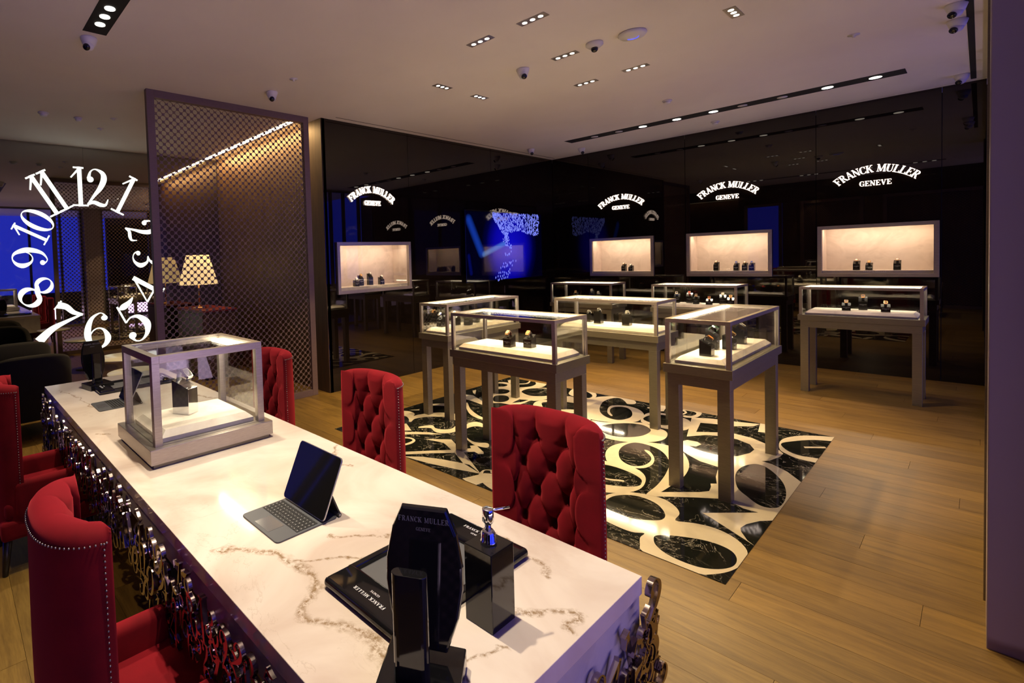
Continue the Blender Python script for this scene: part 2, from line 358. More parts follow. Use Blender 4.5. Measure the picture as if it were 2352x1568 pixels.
DIG = {
 '0': [ell(.30, .5, .235, .46, .025, .135)],
 '1': [Lr((.30, 0, .10), (.30, 1, .10)), Lr((.12, .02, .04), (.48, .02, .04)), Lr((.16, .98, .04), (.40, .98, .04)), Lr((.27, .93, .05), (.10, .72, .035))],
 '2': [dot(.17, .70, .075), S((.13, .72, .09), (.18, .90, .04), (.30, .97, .03), (.46, .88, .10), (.49, .72, .14), (.40, .50, .12), (.24, .28, .07), (.08, .05, .035)),
       S((.08, .05, .05), (.22, .11, .09), (.38, .05, .10), (.50, .05, .06), (.57, .20, .02))],
 '3': [dot(.13, .79, .07), S((.10, .80, .08), (.16, .94, .03), (.28, .975, .03), (.42, .88, .09), (.44, .75, .13), (.36, .60, .06), (.22, .535, .025)),
       S((.22, .535, .025), (.40, .50, .07), (.50, .28, .14), (.40, .09, .08), (.25, .025, .03), (.12, .08, .03), (.08, .2, .07)), dot(.12, .21, .07)],
 '4': [Lr((.42, 0, .12), (.42, 1.0, .12)), Lr((.42, .98, .05), (.02, .28, .03)), Lr((.01, .27, .05), (.62, .27, .05)), Lr((.26, .02, .04), (.58, .02, .04))],
 '5': [dot(.13, .22, .075), S((.09, .22, .08), (.14, .07, .03), (.26, .025, .03), (.42, .12, .09), (.50, .32, .145), (.42, .54, .09), (.27, .61, .03), (.14, .55, .03)),
       Lr((.14, .55, .035), (.14, .97, .035)), S((.14, .90, .02), (.24, .90, .13), (.38, .93, .10), (.50, 1.0, .02))],
 '6': [dot(.45, .84, .07), S((.48, .84, .08), (.43, .95, .03), (.34, .975, .03), (.18, .85, .08), (.09, .60, .13), (.08, .35, .14), (.16, .10, .08), (.30, .025, .03), (.45, .12, .09), (.51, .30, .13), (.44, .50, .07), (.32, .575, .03), (.20, .52, .025), (.13, .40, .02))],
 '7': [S((.05, .86, .15), (.20, .92, .13), (.38, .90, .10), (.55, .96, .05)), Lr((.055, .98, .03), (.055, .74, .03)), S((.54, .96, .03), (.38, .65, .07), (.25, .35, .12), (.20, .0, .17))],
 '8': [ell(.31, .755, .165, .215, .028, .10), ell(.29, .265, .215, .24, .03, .13), S((.17, .66, .06), (.30, .52, .13), (.44, .38, .06))],
}
DIG['9'] = [(k[0], 0.6-k[1], 1-k[2], k[3]) if k[0] == 'dot' else (k[0], [(0.6-x, 1-y, w_) for x, y, w_ in k[1]]) for k in DIG['6']]
def st(x, w_=.17): return Lr((x, 0, w_), (x, 1, w_))
def sf(x0, x1, y): return Lr((x0, y, .06), (x1, y, .06))
LET = {
 'F': [st(.17), sf(.02, .32, .03), Lr((.02, .965, .07), (.62, .965, .07)), Lr((.60, .99, .06), (.60, .72, .03)), Lr((.2, .52, .07), (.44, .52, .07)), Lr((.44, .64, .04), (.44, .40, .04))],
 'E': [st(.17), Lr((.02, .965, .07), (.62, .965, .07)), Lr((.02, .035, .07), (.64, .035, .07)), Lr((.60, .99, .06), (.60, .76, .03)), Lr((.62, .01, .06), (.62, .27, .03)), Lr((.2, .52, .07), (.44, .52, .07)), Lr((.44, .64, .04), (.44, .40, .04))],
 'L': [st(.17), sf(.02, .32, .97), Lr((.02, .035, .07), (.62, .035, .07)), Lr((.60, .01, .06), (.60, .30, .03))],
 'R': [st(.17), sf(.02, .32, .03), S((.02, .965, .07), (.30, .965, .07), (.46, .93, .10), (.53, .76, .17), (.46, .57, .10), (.30, .52, .06), (.2, .52, .06)), S((.36, .52, .12), (.50, .25, .17), (.60, .03, .14)), sf(.52, .74, .03)],
 'A': [Lr((.10, 0, .06), (.37, 1, .07)), Lr((.37, 1, .16), (.62, 0, .19)), Lr((.2, .33, .06), (.55, .33, .06)), sf(.0, .22, .03), sf(.48, .76, .03)],
 'N': [Lr((.13, 0, .06), (.13, 1, .06)), Lr((.12, .98, .18), (.60, .04, .18)), Lr((.62, 0, .06), (.62, 1, .06)), sf(.02, .25, .03), sf(.0, .2, .97), sf(.50, .74, .97)],
 'C': [S((.60, .70, .04), (.52, .92, .06), (.36, .98, .05), (.16, .82, .14), (.11, .50, .20), (.16, .18, .14), (.36, .02, .05), (.54, .10, .05), (.63, .28, .03)), Lr((.61, .98, .05), (.61, .68, .04))],
 'K': [st(.17), sf(.02, .32, .03), sf(.02, .32, .97), Lr((.2, .42, .05), (.58, .97, .06)), Lr((.34, .60, .14), (.60, .03, .19)), sf(.46, .70, .97), sf(.50, .76, .03)],
 'M': [Lr((.11, 0, .05), (.13, 1, .06)), Lr((.14, .99, .18), (.42, .05, .16)), Lr((.42, .05, .05), (.70, .99, .05)), Lr((.76, 0, .17), (.76, 1, .17)), sf(.0, .24, .03), sf(.62, .90, .03), sf(.0, .2, .97), sf(.68, .90, .97)],
 'U': [S((.17, 1, .18), (.17, .30, .17), (.24, .09, .12), (.40, .025, .06), (.56, .12, .06), (.60, .35, .06), (.60, 1, .06)), sf(.02, .34, .97), sf(.48, .72, .97)],
 'G': [S((.60, .70, .04), (.52, .92, .06), (.36, .98, .05), (.16, .82, .14), (.11, .50, .20), (.16, .18, .14), (.36, .02, .05), (.54, .10, .06), (.58, .2, .1)), Lr((.60, .03, .14), (.60, .42, .14)), sf(.46, .72, .44), Lr((.61, .98, .05), (.61, .68, .04))],
 'V': [Lr((.13, 1, .19), (.37, 0, .16)), Lr((.37, 0, .06), (.62, 1, .06)), sf(.0, .28, .97), sf(.50, .74, .97)],
}
LW = {'F': .66, 'R': .74, 'A': .76, 'N': .74, 'C': .66, 'K': .76, 'M': .92, 'U': .74, 'L': .66, 'E': .68, 'G': .72, 'V': .74}
def glyph_quads(strokes):
    """a glyph as a list of convex 2-D polygons"""
    polys = []
    for k in strokes:
        if k[0] == 'dot':
            _, x, y, r = k; polys.append([(x+r*math.cos(a*PI/7), y+r*math.sin(a*PI/7)) for a in range(14)]); continue
        pts = cr(k[1]) if k[0] == 'curve' else k[1]
        Lp = []; Rp = []; n = len(pts)
        closed = n > 8 and math.hypot(pts[0][0]-pts[-1][0], pts[0][1]-pts[-1][1]) < 1e-4
        for i, (x, y, wd) in enumerate(pts):
            a = pts[i-1] if i > 0 else (pts[-2] if closed else pts[0]); b_ = pts[i+1] if i < n-1 else (pts[1] if closed else pts[-1])
            tx, ty = b_[0]-a[0], b_[1]-a[1]; l = math.hypot(tx, ty) or 1; nx, ny = -ty/l*max(wd, .012)/2, tx/l*max(wd, .012)/2
            Lp.append((x+nx, y+ny)); Rp.append((x-nx, y-ny))
        for i in range(n-1): polys.append([Rp[i], Rp[i+1], Lp[i+1], Lp[i]])
    out = []
    for p in polys:
        ar = sum(p[i][0]*p[(i+1) % len(p)][1]-p[(i+1) % len(p)][0]*p[i][1] for i in range(len(p)))
        if abs(ar) > 1e-8: out.append(p if ar > 0 else p[::-1])
    return out
def extrude(polys, lo, hi):
    mb = MB()
    for p in polys: mb.prism(p, lo, hi)
    return mb
def glyph_mb(strokes, size, th, plane='xz', M2=None):
    """plane xz: stands upright and faces -y; plane xy: lies flat and faces up. M2 maps 2-D to 2-D"""
    M2 = M2 or (lambda p: p)
    polys = [[M2((x*size, y*size)) for x, y in p] for p in glyph_quads(strokes)]
    if plane == 'xz': return extrude(polys, lambda p: (p[0], 0, p[1]), lambda p: (p[0], -th, p[1]))
    return extrude(polys, lambda p: (p[0], p[1], 0), lambda p: (p[0], p[1], th))
def brand_mb(h, th=0.0004, plane='xz', arched=True):
    """the two-line name as one flat print: arched or straight name over the town; centred at 0"""
    mb = MB(); polys = []
    polys += text_polys('FRANCK MULLER', h, arched); polys += [[(x, y-h*1.6) for x, y in p] for p in text_polys('GENEVE', h*.62, False)]
    if plane == 'xz': return extrude(polys, lambda p: (p[0], 0, p[1]), lambda p: (p[0], -th, p[1]))
    return extrude(polys, lambda p: (p[0], p[1], 0), lambda p: (p[0], p[1], th))
def text_polys(txt, h, arched, track=.10):
    wds = [(.42 if ch == ' ' else LW[ch]+track)*h for ch in txt]; tot = sum(wds); x = -tot/2; out = []
    Rr = h*5.4
    for ch, wd in zip(txt, wds):
        if ch != ' ':
            cx = x+wd/2
            for p in glyph_quads(LET[ch]):
                q = [((px-LW[ch]/2)*h, py*h) for px, py in p]
                if arched:
                    a = -cx/Rr; ca, sa = math.cos(a), math.sin(a)
                    q = [(px*ca-(py+Rr)*sa, px*sa+(py+Rr)*ca-Rr) for px, py in q]
                else: q = [(px+cx, py) for px, py in q]
                out.append(q)
        x += wd
    return out

# =================================================================== SETTING
# floor: base slab and oak planks running along x
fl = mk('floor', MB().box(-8.3, 6, -5, 9.4, -0.06, -0.012), M_SLOT); tag(fl, kind='structure')
PW, PL = 0.198, 2.24
def plank_mesh(l):
    return MB().box(-l/2+.0008, l/2-.0008, -PW/2+.0007, PW/2-.0007, -0.012, 0.0)
pm = plank_mesh(PL).mesh('plank'); pm.materials.append(M_OAK); pmesh = {round(PL, 3): pm}
row = 0; y = -0.80; npl = 0
while y < 9.0:
    off = (row*0.83) % PL; x = -8.2-off
    while x < 0.35:
        a, e = max(x, -8.2), min(x+PL, 0.35); l = round(e-a, 3)
        if l > 0.12:
            if l not in pmesh: q = plank_mesh(l).mesh('plank'); q.materials.append(M_OAK); pmesh[l] = q
            mk('plank', pmesh[l], None, fl, ((a+e)/2, y+PW/2, 0)); npl += 1
        x += PL
    y += PW; row += 1
mk('paving', MB().box(0.352, 6, -5, 9.4, -0.012, 0), M_BLACKM, fl)
mk('paving', MB().box(-8.3, 0.35, -5, -0.81, -0.012, 0), M_BLACKM, fl)

# ceiling with a recessed shadow line near the glass walls
ce = mk('ceiling', MB().box(-8.4, 6, -5, YB-.10, CEIL, CEIL+.10).box(-8.4, XL+.10, YB-.085, 9.4, CEIL, CEIL+.1), M_CEIL); tag(ce, kind='structure')
mk('ceiling_margin', MB().box(XL+.1, .6, YB-.085, 9.4, CEIL, CEIL+.1), M_CEIL, ce)
mk('shadow_gap', MB().box(XL, 6, YB-.10, YB-.085, CEIL+.02, CEIL+.1), M_SLOT, ce)
mk('shadow_gap', MB().box(XL+.10, XL+.113, 3.8, YB-.1, CEIL-.001, CEIL+.002), M_SLOT, ce)
mk('slot', MB().box(-.085, -.045, 5.2, 8.82, CEIL-.002, CEIL+.002), M_SLOT, ce, label='long black slot in the ceiling beside the shopfront')

def panel(x0, x1, z0, z1, hole=None, th=.02):
    mb = MB(); g = .003
    if not hole: return mb.box(x0+g, x1-g, 0, th, z0, z1)
    a, b_, c_, d = hole
    mb.box(x0+g, a, 0, th, z0, z1); mb.box(b_, x1-g, 0, th, z0, z1); mb.box(a, b_, 0, th, z0, c_); mb.box(a, b_, 0, th, d, z1); return mb
NZ0, NZ1 = 1.218, 1.877
# back wall (y = YB)
wb = mk('wall_back', MB().box(-5.6, 1.0, 9.30, 9.38, 0, CEIL), M_SLOT); tag(wb, kind='structure')
NB = [(-4.42, -3.367), (-2.897, -1.845), (-1.371, -.309)]
seams = [-5.12, -4.435, -2.912, -1.384, -.296, .03]
for a, b_ in zip(seams[:-1], seams[1:]):
    h = next(((p+.02, q-.02, NZ0+.02, NZ1-.02) for p, q in NB if p >= a-.02 and q <= b_+.02), None)
    if h and h[0] < a+.01: h = (a+.012, h[1], h[2], h[3])
    if h and h[1] > b_-.01: h = (h[0], b_-.012, h[2], h[3])
    mk('glass_panel', panel(a, b_, 0, CEIL, h), M_WALL, wb, (0, YB, 0))
# left glass wall (x = XL), faces +x
wl = mk('wall_left', MB().box(-5.55, -5.47, 3.68, 9.3, 0, CEIL), M_SLOT); tag(wl, kind='structure')
for a, b_, h in ((3.65, 5.128, (3.83, 5.088, NZ0+.02, NZ1-.02)), (5.128, 7.05, None), (7.05, YB, None)):
    o = mk('glass_panel', panel(a, b_, 0, CEIL, h), M_WALL, wl, (XL, 0, 0)); o.rotation_euler = (0, 0, PI/2)
# wood-clad wall between shop and lounge (faces -y), seen as the return beside the lattice screen
ww = mk('wall_lounge', MB().box(-8.2, XL, 3.66, 3.70, 0, CEIL), M_WOOD); tag(ww, kind='structure')
x = -8.2
while x < XL-.05:
    e = min(x+.77, XL-.002); mk('veneer_panel', MB().box(x+.002, e-.002, 3.645, 3.66, 0, CEIL-.004), M_WOOD, ww); x += .77
# mirror wall (x = -8.2)
wm = mk('wall_mirror', MB().box(-8.3, -8.22, -1.6, 3.7, 0, CEIL), M_SLOT); tag(wm, kind='structure')
for a, b_ in ((-1.6, .30), (.30, 1.62), (1.62, 3.64)):
    mk('mirror_panel', MB().box(-8.22, -8.2, a+.0008, b_-.0008, 0, CEIL), M_MIRROR, wm)
# rear wall behind the camera side: dark panels with lattice screens and a blue-lit opening
wr = mk('wall_rear', MB().box(-8.3, -4.5, -.83, -.75, 0, CEIL).box(-4.5, .35, -.83, -.75, 2.86, CEIL), M_WALL); tag(wr, kind='structure')
mk('fascia_panel', MB().box(-3.62, -3.22, -.83, -.78, 0, 2.86), M_WOOD, wr)
mk('fascia_panel', MB().box(-1.95, -1.60, -.83, -.78, 0, 2.86), M_WOOD, wr)
mk('backing_panel', MB().box(-3.6, .3, -1.9, -1.85, 0, CEIL), M_WOOD, wr)
mk('backing_panel', MB().box(-8.3, -3.6, -3.0, -2.95, 0, CEIL), M_BLUE, wr, label='blue glowing screen beyond the rear lattice')
# shopfront side (x ~ 0): pier, glazing, blue screen outside
pr = mk('wall_front', MB().box(.019, .90, 3.177, 3.62, 0, CEIL), M_PIER, bev=.003); tag(pr, kind='structure')
mk('metal_edge', MB().box(.012, .019, 3.60, 3.635, 0, CEIL), M_CHAMP, pr)
def glazing(name, y0, y1, xs, mull):
    m = MB().box(xs-.02, xs+.06, y0, y1, CEIL-.05, CEIL).box(xs-.02, xs+.06, y0, y1, 0, .06)
    o = mk(name, m, M_CHAMP); tag(o, kind='structure')
    for y_ in mull: mk('mullion', MB().box(xs-.02, xs+.06, y_-.03, y_+.03, .06, CEIL-.05), M_BLACKM, o)
    ms = sorted(mull)
    for a, b_ in zip(ms[:-1], ms[1:]): mk('pane', MB().box(xs+.015, xs+.023, a+.03, b_-.03, .06, CEIL-.05), M_GLASS, o)
    return o
glazing('window_1', 3.62, YB, .052, [3.65, 5.0, 6.3, 7.55, 7.95, 8.45, 8.91])
glazing('window_2', .75, 3.177, .25, [.78, 1.85, 2.6, 3.14])
os_ = mk('wall_outside', MB().box(3.0, 3.1, -4.5, 9.3, -.02, 6.0), M_BLACKM); tag(os_, kind='structure')
mk('video_panel', MB().box(2.95, 3.0, -1.2, 4.4, .9, 4.8), M_BLUE, os_, label='blue glowing video wall outside the shopfront')
mk('video_panel', MB().box(2.95, 3.0, 6.5, 11.5, .9, 4.8), M_BLUE, os_)
mk('wall_panel', MB().box(2.95, 3.0, 4.5, 6.4, 0, 3.4), M_WALL, os_)

# added unseen pinkish fill lamps outside the shopfront, lifting ceiling, pier and table end
area('outside_fill', (2.2, 1.0, .25), (0, math.radians(128), 0), .4, 3.6, 42, (.84, .58, .88))
area('outside_fill', (2.2, 6.5, .25), (0, math.radians(128), 0), .4, 3.6, 28, (.80, .54, .95))
area('outside_fill', (2.4, .6, 4.6), (0, math.radians(55), 0), 1.2, 2.5, 20, (.85, .60, 1.0))
# ------------------------------------------------------------------ lattice screens
def lattice_mesh(w_, h_):
    """plate of round holes on a diagonal grid; hidden edges run into the frame"""
    P = .0745; hd = P/2; r = .0255; nseg = 12; mb = MB(); th = .008
    def cell(cx, cy):
        dm = [(cx+hd, cy), (cx, cy+hd), (cx-hd, cy), (cx, cy-hd)]
        ov = []; iv = []
        for k in range(nseg):
            a = 2*PI*k/nseg; c_, s_ = math.cos(a), math.sin(a); q = hd/(abs(c_)+abs(s_))
            ov.append((cx+c_*q, cy+s_*q)); iv.append((cx+c_*r, cy+s_*r))
        n = nseg
        vs = [(p[0], 0, p[1]) for p in ov]+[(p[0], 0, p[1]) for p in iv]+[(p[0], th, p[1]) for p in ov]+[(p[0], th, p[1]) for p in iv]
        fs = []
        for k in range(n):
            k2 = (k+1) % n
            fs += [(k, k2, n+k2, n+k), (2*n+k2, 2*n+k, 3*n+k, 3*n+k2), (n+k, n+k2, 3*n+k2, 3*n+k)]
        mb.add(vs, fs)
    i = 0; x = hd
    while x < w_-hd*.4:
        z = hd if i % 2 == 0 else P
        while z < h_-hd*.6: cell(x, z); z += P
        x += hd; i += 1
    return mb
FW = .075
lat = lattice_mesh(1.90-2*FW+.06, CEIL-2*FW+.04).mesh('lattice'); lat.materials.append(M_LATT)
def screen(loc, rotz, label, group=None, w_=1.90, h_=CEIL):
    o = empty('lattice_screen', loc, rotz, label=label, cat='screen', group=group)
    for a in ((0, FW, 0, h_), (w_-FW, w_, 0, h_), (FW, w_-FW, h_-FW, h_), (FW, w_-FW, 0, FW)):
        mk('frame_rail', MB().box(a[0], a[1], -.03, .03, a[2], a[3]), M_LATT, o, bev=.002)
    l = link(bpy.data.objects.new('lattice', lat), o, (FW-.02, -.004, FW-.02))
    l.scale = ((w_-2*FW+.04)/(1.90-2*FW+.06), 1, (h_-2*FW+.03)/(CEIL-2*FW+.04))
    return o
s1 = screen((-5.215, 1.61, 0), PI/2, 'tall bronze lattice screen of round holes behind the marble table')
screen((-3.22, -.74, 0), 0, 'bronze lattice panel on the rear wall behind the camera', w_=1.27, h_=2.86)
screen((-1.60, -.74, 0), 0, 'bronze lattice panel on the rear wall nearest the entrance', w_=1.85, h_=2.86)
screen((-4.50, -.74, 0), 0, 'bronze lattice panel over the blue-lit opening in the rear wall', w_=.88, h_=2.86)

# ------------------------------------------------------------------ marble floor inlay
RX0, RX1, RY0, RY1 = -4.0, -.785, 2.885, 5.80
inl = mk('marble_floor_inlay', MB().box(RX0, RX1, RY0, RY1, 0.0002, .003), M_IBLACK)
tag(inl, 'black marble floor inlay with large white numerals under the centre showcases', 'floor inlay')
def clip(poly):
    for ax, lim, sg in ((0, RX0, 1), (0, RX1, -1), (1, RY0, 1), (1, RY1, -1)):
        out = []
        for i in range(len(poly)):
            a, b_ = poly[i-1], poly[i]; ia = (a[ax]-lim)*sg >= 0; ib = (b_[ax]-lim)*sg >= 0
            if ia != ib:
                t = (lim-a[ax])/(b_[ax]-a[ax]); out.append((a[0]+(b_[0]-a[0])*t, a[1]+(b_[1]-a[1])*t))
            if ib: out.append(b_)
        poly = out
        if len(poly) < 3: return []
    return poly
INLAY = [
("w",1,[(-1.595,3.255),(-1.591,3.414),(-1.52,3.535),(-1.416,3.594),(-1.319,3.603),(-1.235,3.552),(-1.181,3.47),(-1.167,3.363),(-1.085,3.408),(-0.996,3.432),(-0.911,3.413),(-0.839,3.359),(-0.788,3.272),(-0.778,3.134),(-0.805,3.011),(-0.859,2.917),(-0.899,2.885),(-1.032,2.856),(-1.167,2.886),(-1.203,2.945),(-1.231,3.018),(-1.234,3.08),(-1.291,3.042),(-1.401,3.047),(-1.492,3.08),(-1.55,3.156)]),
("b",1,[(-1.558,3.269),(-1.56,3.4),(-1.503,3.494),(-1.421,3.528),(-1.319,3.499),(-1.241,3.406),(-1.224,3.319),(-1.271,3.256),(-1.357,3.202),(-1.472,3.205),(-1.525,3.219)]),
("b",1,[(-1.17,3.046),(-1.18,3.099),(-1.137,3.153),(-1.054,3.21),(-0.967,3.248),(-0.891,3.249),(-0.837,3.219),(-0.806,3.153),(-0.805,3.073),(-0.844,2.998),(-0.912,2.947),(-0.995,2.937),(-1.079,2.955),(-1.139,2.997)]),
("w",1,[(-1.94,4.122),(-1.97,4.31),(-1.912,4.486),(-1.786,4.601),(-1.653,4.633),(-1.527,4.564),(-1.404,4.332),(-1.353,4.063),(-1.363,3.791),(-1.379,3.661),(-1.422,3.589),(-1.428,3.793),(-1.461,4.043),(-1.523,4.277),(-1.635,4.454),(-1.758,4.526),(-1.872,4.513),(-1.906,4.375),(-1.874,4.209),(-1.788,4.056),(-1.69,4.001),(-1.632,4.061),(-1.623,4.174),(-1.657,4.282),(-1.75,4.394),(-1.705,4.39),(-1.629,4.274),(-1.591,4.138),(-1.607,4.02),(-1.688,3.953),(-1.767,3.922),(-1.844,3.945)]),
("w",1,[(-1.917,3.923),(-1.831,3.959),(-1.703,3.988),(-1.592,3.938),(-1.518,3.83),(-1.483,3.664),(-1.513,3.537),(-1.584,3.454),(-1.666,3.402),(-1.8,3.359),(-1.933,3.519),(-1.977,3.773)]),
("b",1,[(-1.877,3.841),(-1.781,3.89),(-1.654,3.873),(-1.555,3.822),(-1.517,3.758),(-1.513,3.676),(-1.6,3.584),(-1.725,3.524),(-1.847,3.485),(-1.933,3.649)]),
("w",1,[(-1.803,3.686),(-1.718,3.651),(-1.625,3.7),(-1.613,3.677),(-1.706,3.627),(-1.785,3.649),(-1.882,3.702)]),
("w",1,[(-2.41,4.808),(-2.28,4.867),(-2.058,5.077),(-1.935,5.046),(-1.812,4.999),(-1.749,4.878),(-1.737,4.735),(-1.79,4.61),(-1.912,4.486),(-2.086,4.448),(-2.275,4.535)]),
("b",1,[(-2.252,4.656),(-2.249,4.8),(-2.147,4.963),(-2.025,5.023),(-1.924,4.959),(-1.888,4.853),(-1.906,4.697),(-2.0,4.57),(-2.121,4.548)]),
("w",1,[(-2.401,5.617),(-2.346,5.656),(-2.363,5.738),(-2.433,5.82),(-2.556,5.857),(-2.689,5.752),(-2.771,5.567),(-2.764,5.299),(-2.63,4.988),(-2.463,4.864),(-2.34,4.866),(-2.194,4.937),(-2.098,5.064),(-2.095,5.228),(-2.142,5.378),(-2.254,5.506),(-2.39,5.531),(-2.484,5.452),(-2.472,5.325),(-2.409,5.174),(-2.342,5.095),(-2.333,5.116),(-2.401,5.212),(-2.45,5.346),(-2.428,5.442),(-2.352,5.472),(-2.271,5.398),(-2.204,5.26),(-2.186,5.138),(-2.228,5.015),(-2.337,5.017),(-2.457,5.127),(-2.551,5.311),(-2.618,5.54),(-2.607,5.723),(-2.549,5.778),(-2.459,5.693)]),
("w",1,[(-2.111,5.267),(-2.125,5.423),(-2.065,5.511),(-1.957,5.531),(-1.839,5.507),(-1.741,5.418),(-1.686,5.197),(-1.724,5.097),(-1.853,5.054),(-1.969,5.078),(-2.057,5.104)]),
("b",1,[(-2.083,5.212),(-2.072,5.407),(-1.959,5.472),(-1.883,5.41),(-1.843,5.265),(-1.866,5.15),(-1.97,5.138)]),
("w",0,[(-2.206,5.633),(-2.157,5.662),(-2.144,5.613),(-2.192,5.597)]),
("w",0,[(-2.161,5.836),(-2.092,5.863),(-2.038,5.597),(-2.064,5.571)]),
("w",1,[(-1.958,5.764),(-1.856,5.833),(-1.78,5.819),(-1.748,5.736),(-1.75,5.596),(-1.815,5.532),(-1.849,5.553),(-1.85,5.591),(-1.798,5.614),(-1.784,5.713),(-1.822,5.778),(-1.895,5.778)]),
("w",1,[(-2.009,5.596),(-2.009,5.745),(-1.932,5.789),(-1.864,5.708),(-1.867,5.591),(-1.891,5.579),(-1.879,5.694),(-1.926,5.736),(-1.983,5.703),(-1.992,5.612)]),
("w",0,[(-1.778,5.568),(-1.632,5.658),(-1.483,5.7),(-1.359,5.746),(-1.287,5.778),(-1.313,5.667),(-1.426,5.554),(-1.559,5.506),(-1.669,5.453),(-1.612,5.153),(-1.459,5.284),(-1.369,5.329),(-1.238,5.305),(-1.107,5.209),(-1.018,5.125),(-0.984,5.066),(-0.987,4.972),(-1.02,4.832),(-1.067,4.766),(-1.11,4.653),(-1.162,4.516),(-1.248,4.426),(-1.37,4.453),(-1.482,4.535),(-1.565,4.623),(-1.624,4.786),(-1.594,4.881),(-1.522,4.89),(-1.48,4.85),(-1.493,4.768),(-1.541,4.747),(-1.483,4.707),(-1.385,4.673),(-1.286,4.682),(-1.208,4.762),(-1.161,4.902),(-1.157,5.013),(-1.213,5.122),(-1.315,5.185),(-1.423,5.185),(-1.527,5.124),(-1.627,4.969)]),
("w",0,[(-1.3,5.84),(-1.243,5.852),(-1.178,5.544),(-1.247,5.519)]),
("w",1,[(-1.063,5.356),(-1.045,5.522),(-0.95,5.684),(-0.783,5.8),(-0.693,5.815),(-0.618,5.424),(-0.593,4.98),(-0.778,5.014),(-0.876,5.016),(-0.961,5.072),(-1.024,5.157)]),
("b",1,[(-1.046,5.312),(-0.991,5.45),(-0.894,5.59),(-0.78,5.664),(-0.682,5.723),(-0.607,5.093),(-0.785,5.127),(-0.891,5.106),(-0.978,5.165)]),
("w",0,[(-0.911,5.357),(-0.798,5.465),(-0.782,5.435),(-0.898,5.324)]),
("w",0,[(-1.374,3.69),(-1.196,3.878),(-1.159,3.939),(-1.172,4.021),(-1.19,4.072),(-1.161,4.102),(-1.201,4.223),(-1.231,4.379),(-1.228,4.497),(-1.17,4.608),(-1.062,4.778),(-0.99,4.761),(-0.886,4.675),(-0.794,4.546),(-0.742,4.473),(-0.748,4.107),(-0.787,3.836),(-0.88,3.826),(-0.939,3.821),(-1.007,3.856),(-1.067,3.875),(-1.197,3.766),(-1.371,3.6),(-1.422,3.589)]),
("b",1,[(-1.12,4.368),(-1.125,4.554),(-1.084,4.67),(-1.033,4.683),(-0.968,4.62),(-0.889,4.49),(-0.835,4.349),(-0.8,4.176),(-0.797,4.008),(-0.834,3.945),(-0.891,3.944),(-0.968,4.023),(-1.051,4.135)]),
("w",0,[(-1.091,3.578),(-0.877,3.812),(-0.774,3.951),(-0.776,3.783),(-0.833,3.712),(-0.876,3.612),(-0.886,3.54),(-0.872,3.495),(-0.823,3.413),(-0.781,3.377),(-0.849,3.423),(-0.95,3.491),(-1.036,3.548)]),
("w",0,[(-3.183,3.304),(-3.014,3.462),(-2.742,3.302),(-2.385,3.061),(-2.549,3.134),(-2.597,3.119),(-2.791,3.242),(-3.002,3.349)]),
("w",0,[(-3.129,2.916),(-2.853,3.268),(-2.757,3.42),(-2.802,3.458),(-2.77,3.506),(-2.629,3.423),(-2.605,3.39),(-2.634,3.361),(-2.689,3.377),(-2.78,3.253),(-2.916,3.094),(-3.08,2.88)]),
("w",0,[(-3.031,2.881),(-2.918,2.984),(-2.758,3.065),(-2.595,3.121),(-2.385,3.061),(-2.563,2.993),(-2.79,2.924),(-2.966,2.892)]),
("w",0,[(-2.425,2.897),(-2.37,3.089),(-2.265,3.17),(-2.156,3.014),(-2.276,2.964),(-2.291,2.872),(-2.384,2.884)]),
("w",1,[(-3.403,3.125),(-3.338,3.215),(-3.276,3.237),(-3.218,3.211),(-3.191,3.14),(-3.2,3.068),(-3.23,2.996),(-3.256,3.02),(-3.229,3.086),(-3.232,3.181),(-3.268,3.211),(-3.323,3.189),(-3.377,3.1)]),
("w",0,[(-3.555,3.184),(-3.385,3.372),(-3.285,3.455),(-3.158,3.501),(-3.245,3.413),(-3.341,3.327),(-3.499,3.132)]),
("w",0,[(-3.677,3.345),(-3.639,3.403),(-3.614,3.487),(-3.434,3.378),(-3.565,3.24)]),
("w",1,[(-3.968,3.615),(-3.949,3.679),(-3.935,3.762),(-3.869,3.794),(-3.77,3.764),(-3.67,3.595),(-3.631,3.543),(-3.701,3.606),(-3.79,3.647),(-3.875,3.608),(-3.916,3.567)]),
("w",1,[(-3.659,3.565),(-3.729,3.708),(-3.708,3.839),(-3.653,3.951),(-3.557,4.032),(-3.434,4.064),(-3.278,3.983),(-3.202,3.897),(-3.128,3.722),(-3.131,3.592),(-3.195,3.51),(-3.277,3.518),(-3.352,3.554),(-3.433,3.485),(-3.456,3.515),(-3.402,3.627),(-3.318,3.588),(-3.239,3.612),(-3.2,3.687),(-3.242,3.798),(-3.328,3.893),(-3.441,3.927),(-3.555,3.857),(-3.633,3.759),(-3.658,3.649),(-3.618,3.556)]),
("w",0,[(-3.899,4.161),(-3.795,4.291),(-3.729,4.215),(-3.858,4.116)]),
("w",0,[(-3.912,3.822),(-3.85,3.916),(-3.826,3.892)]),
("w",0,[(-3.897,4.714),(-3.789,4.76),(-3.555,4.635),(-3.467,4.519),(-3.678,4.569),(-3.774,4.572)]),
("w",0,[(-3.923,4.922),(-3.918,4.987),(-3.795,4.811),(-3.853,4.842)]),
("w",1,[(-3.623,4.418),(-3.642,4.474),(-3.478,4.316),(-3.309,4.209),(-3.181,4.163),(-3.063,4.155),(-3.141,4.11),(-3.233,4.111),(-3.356,4.162),(-3.506,4.289)]),
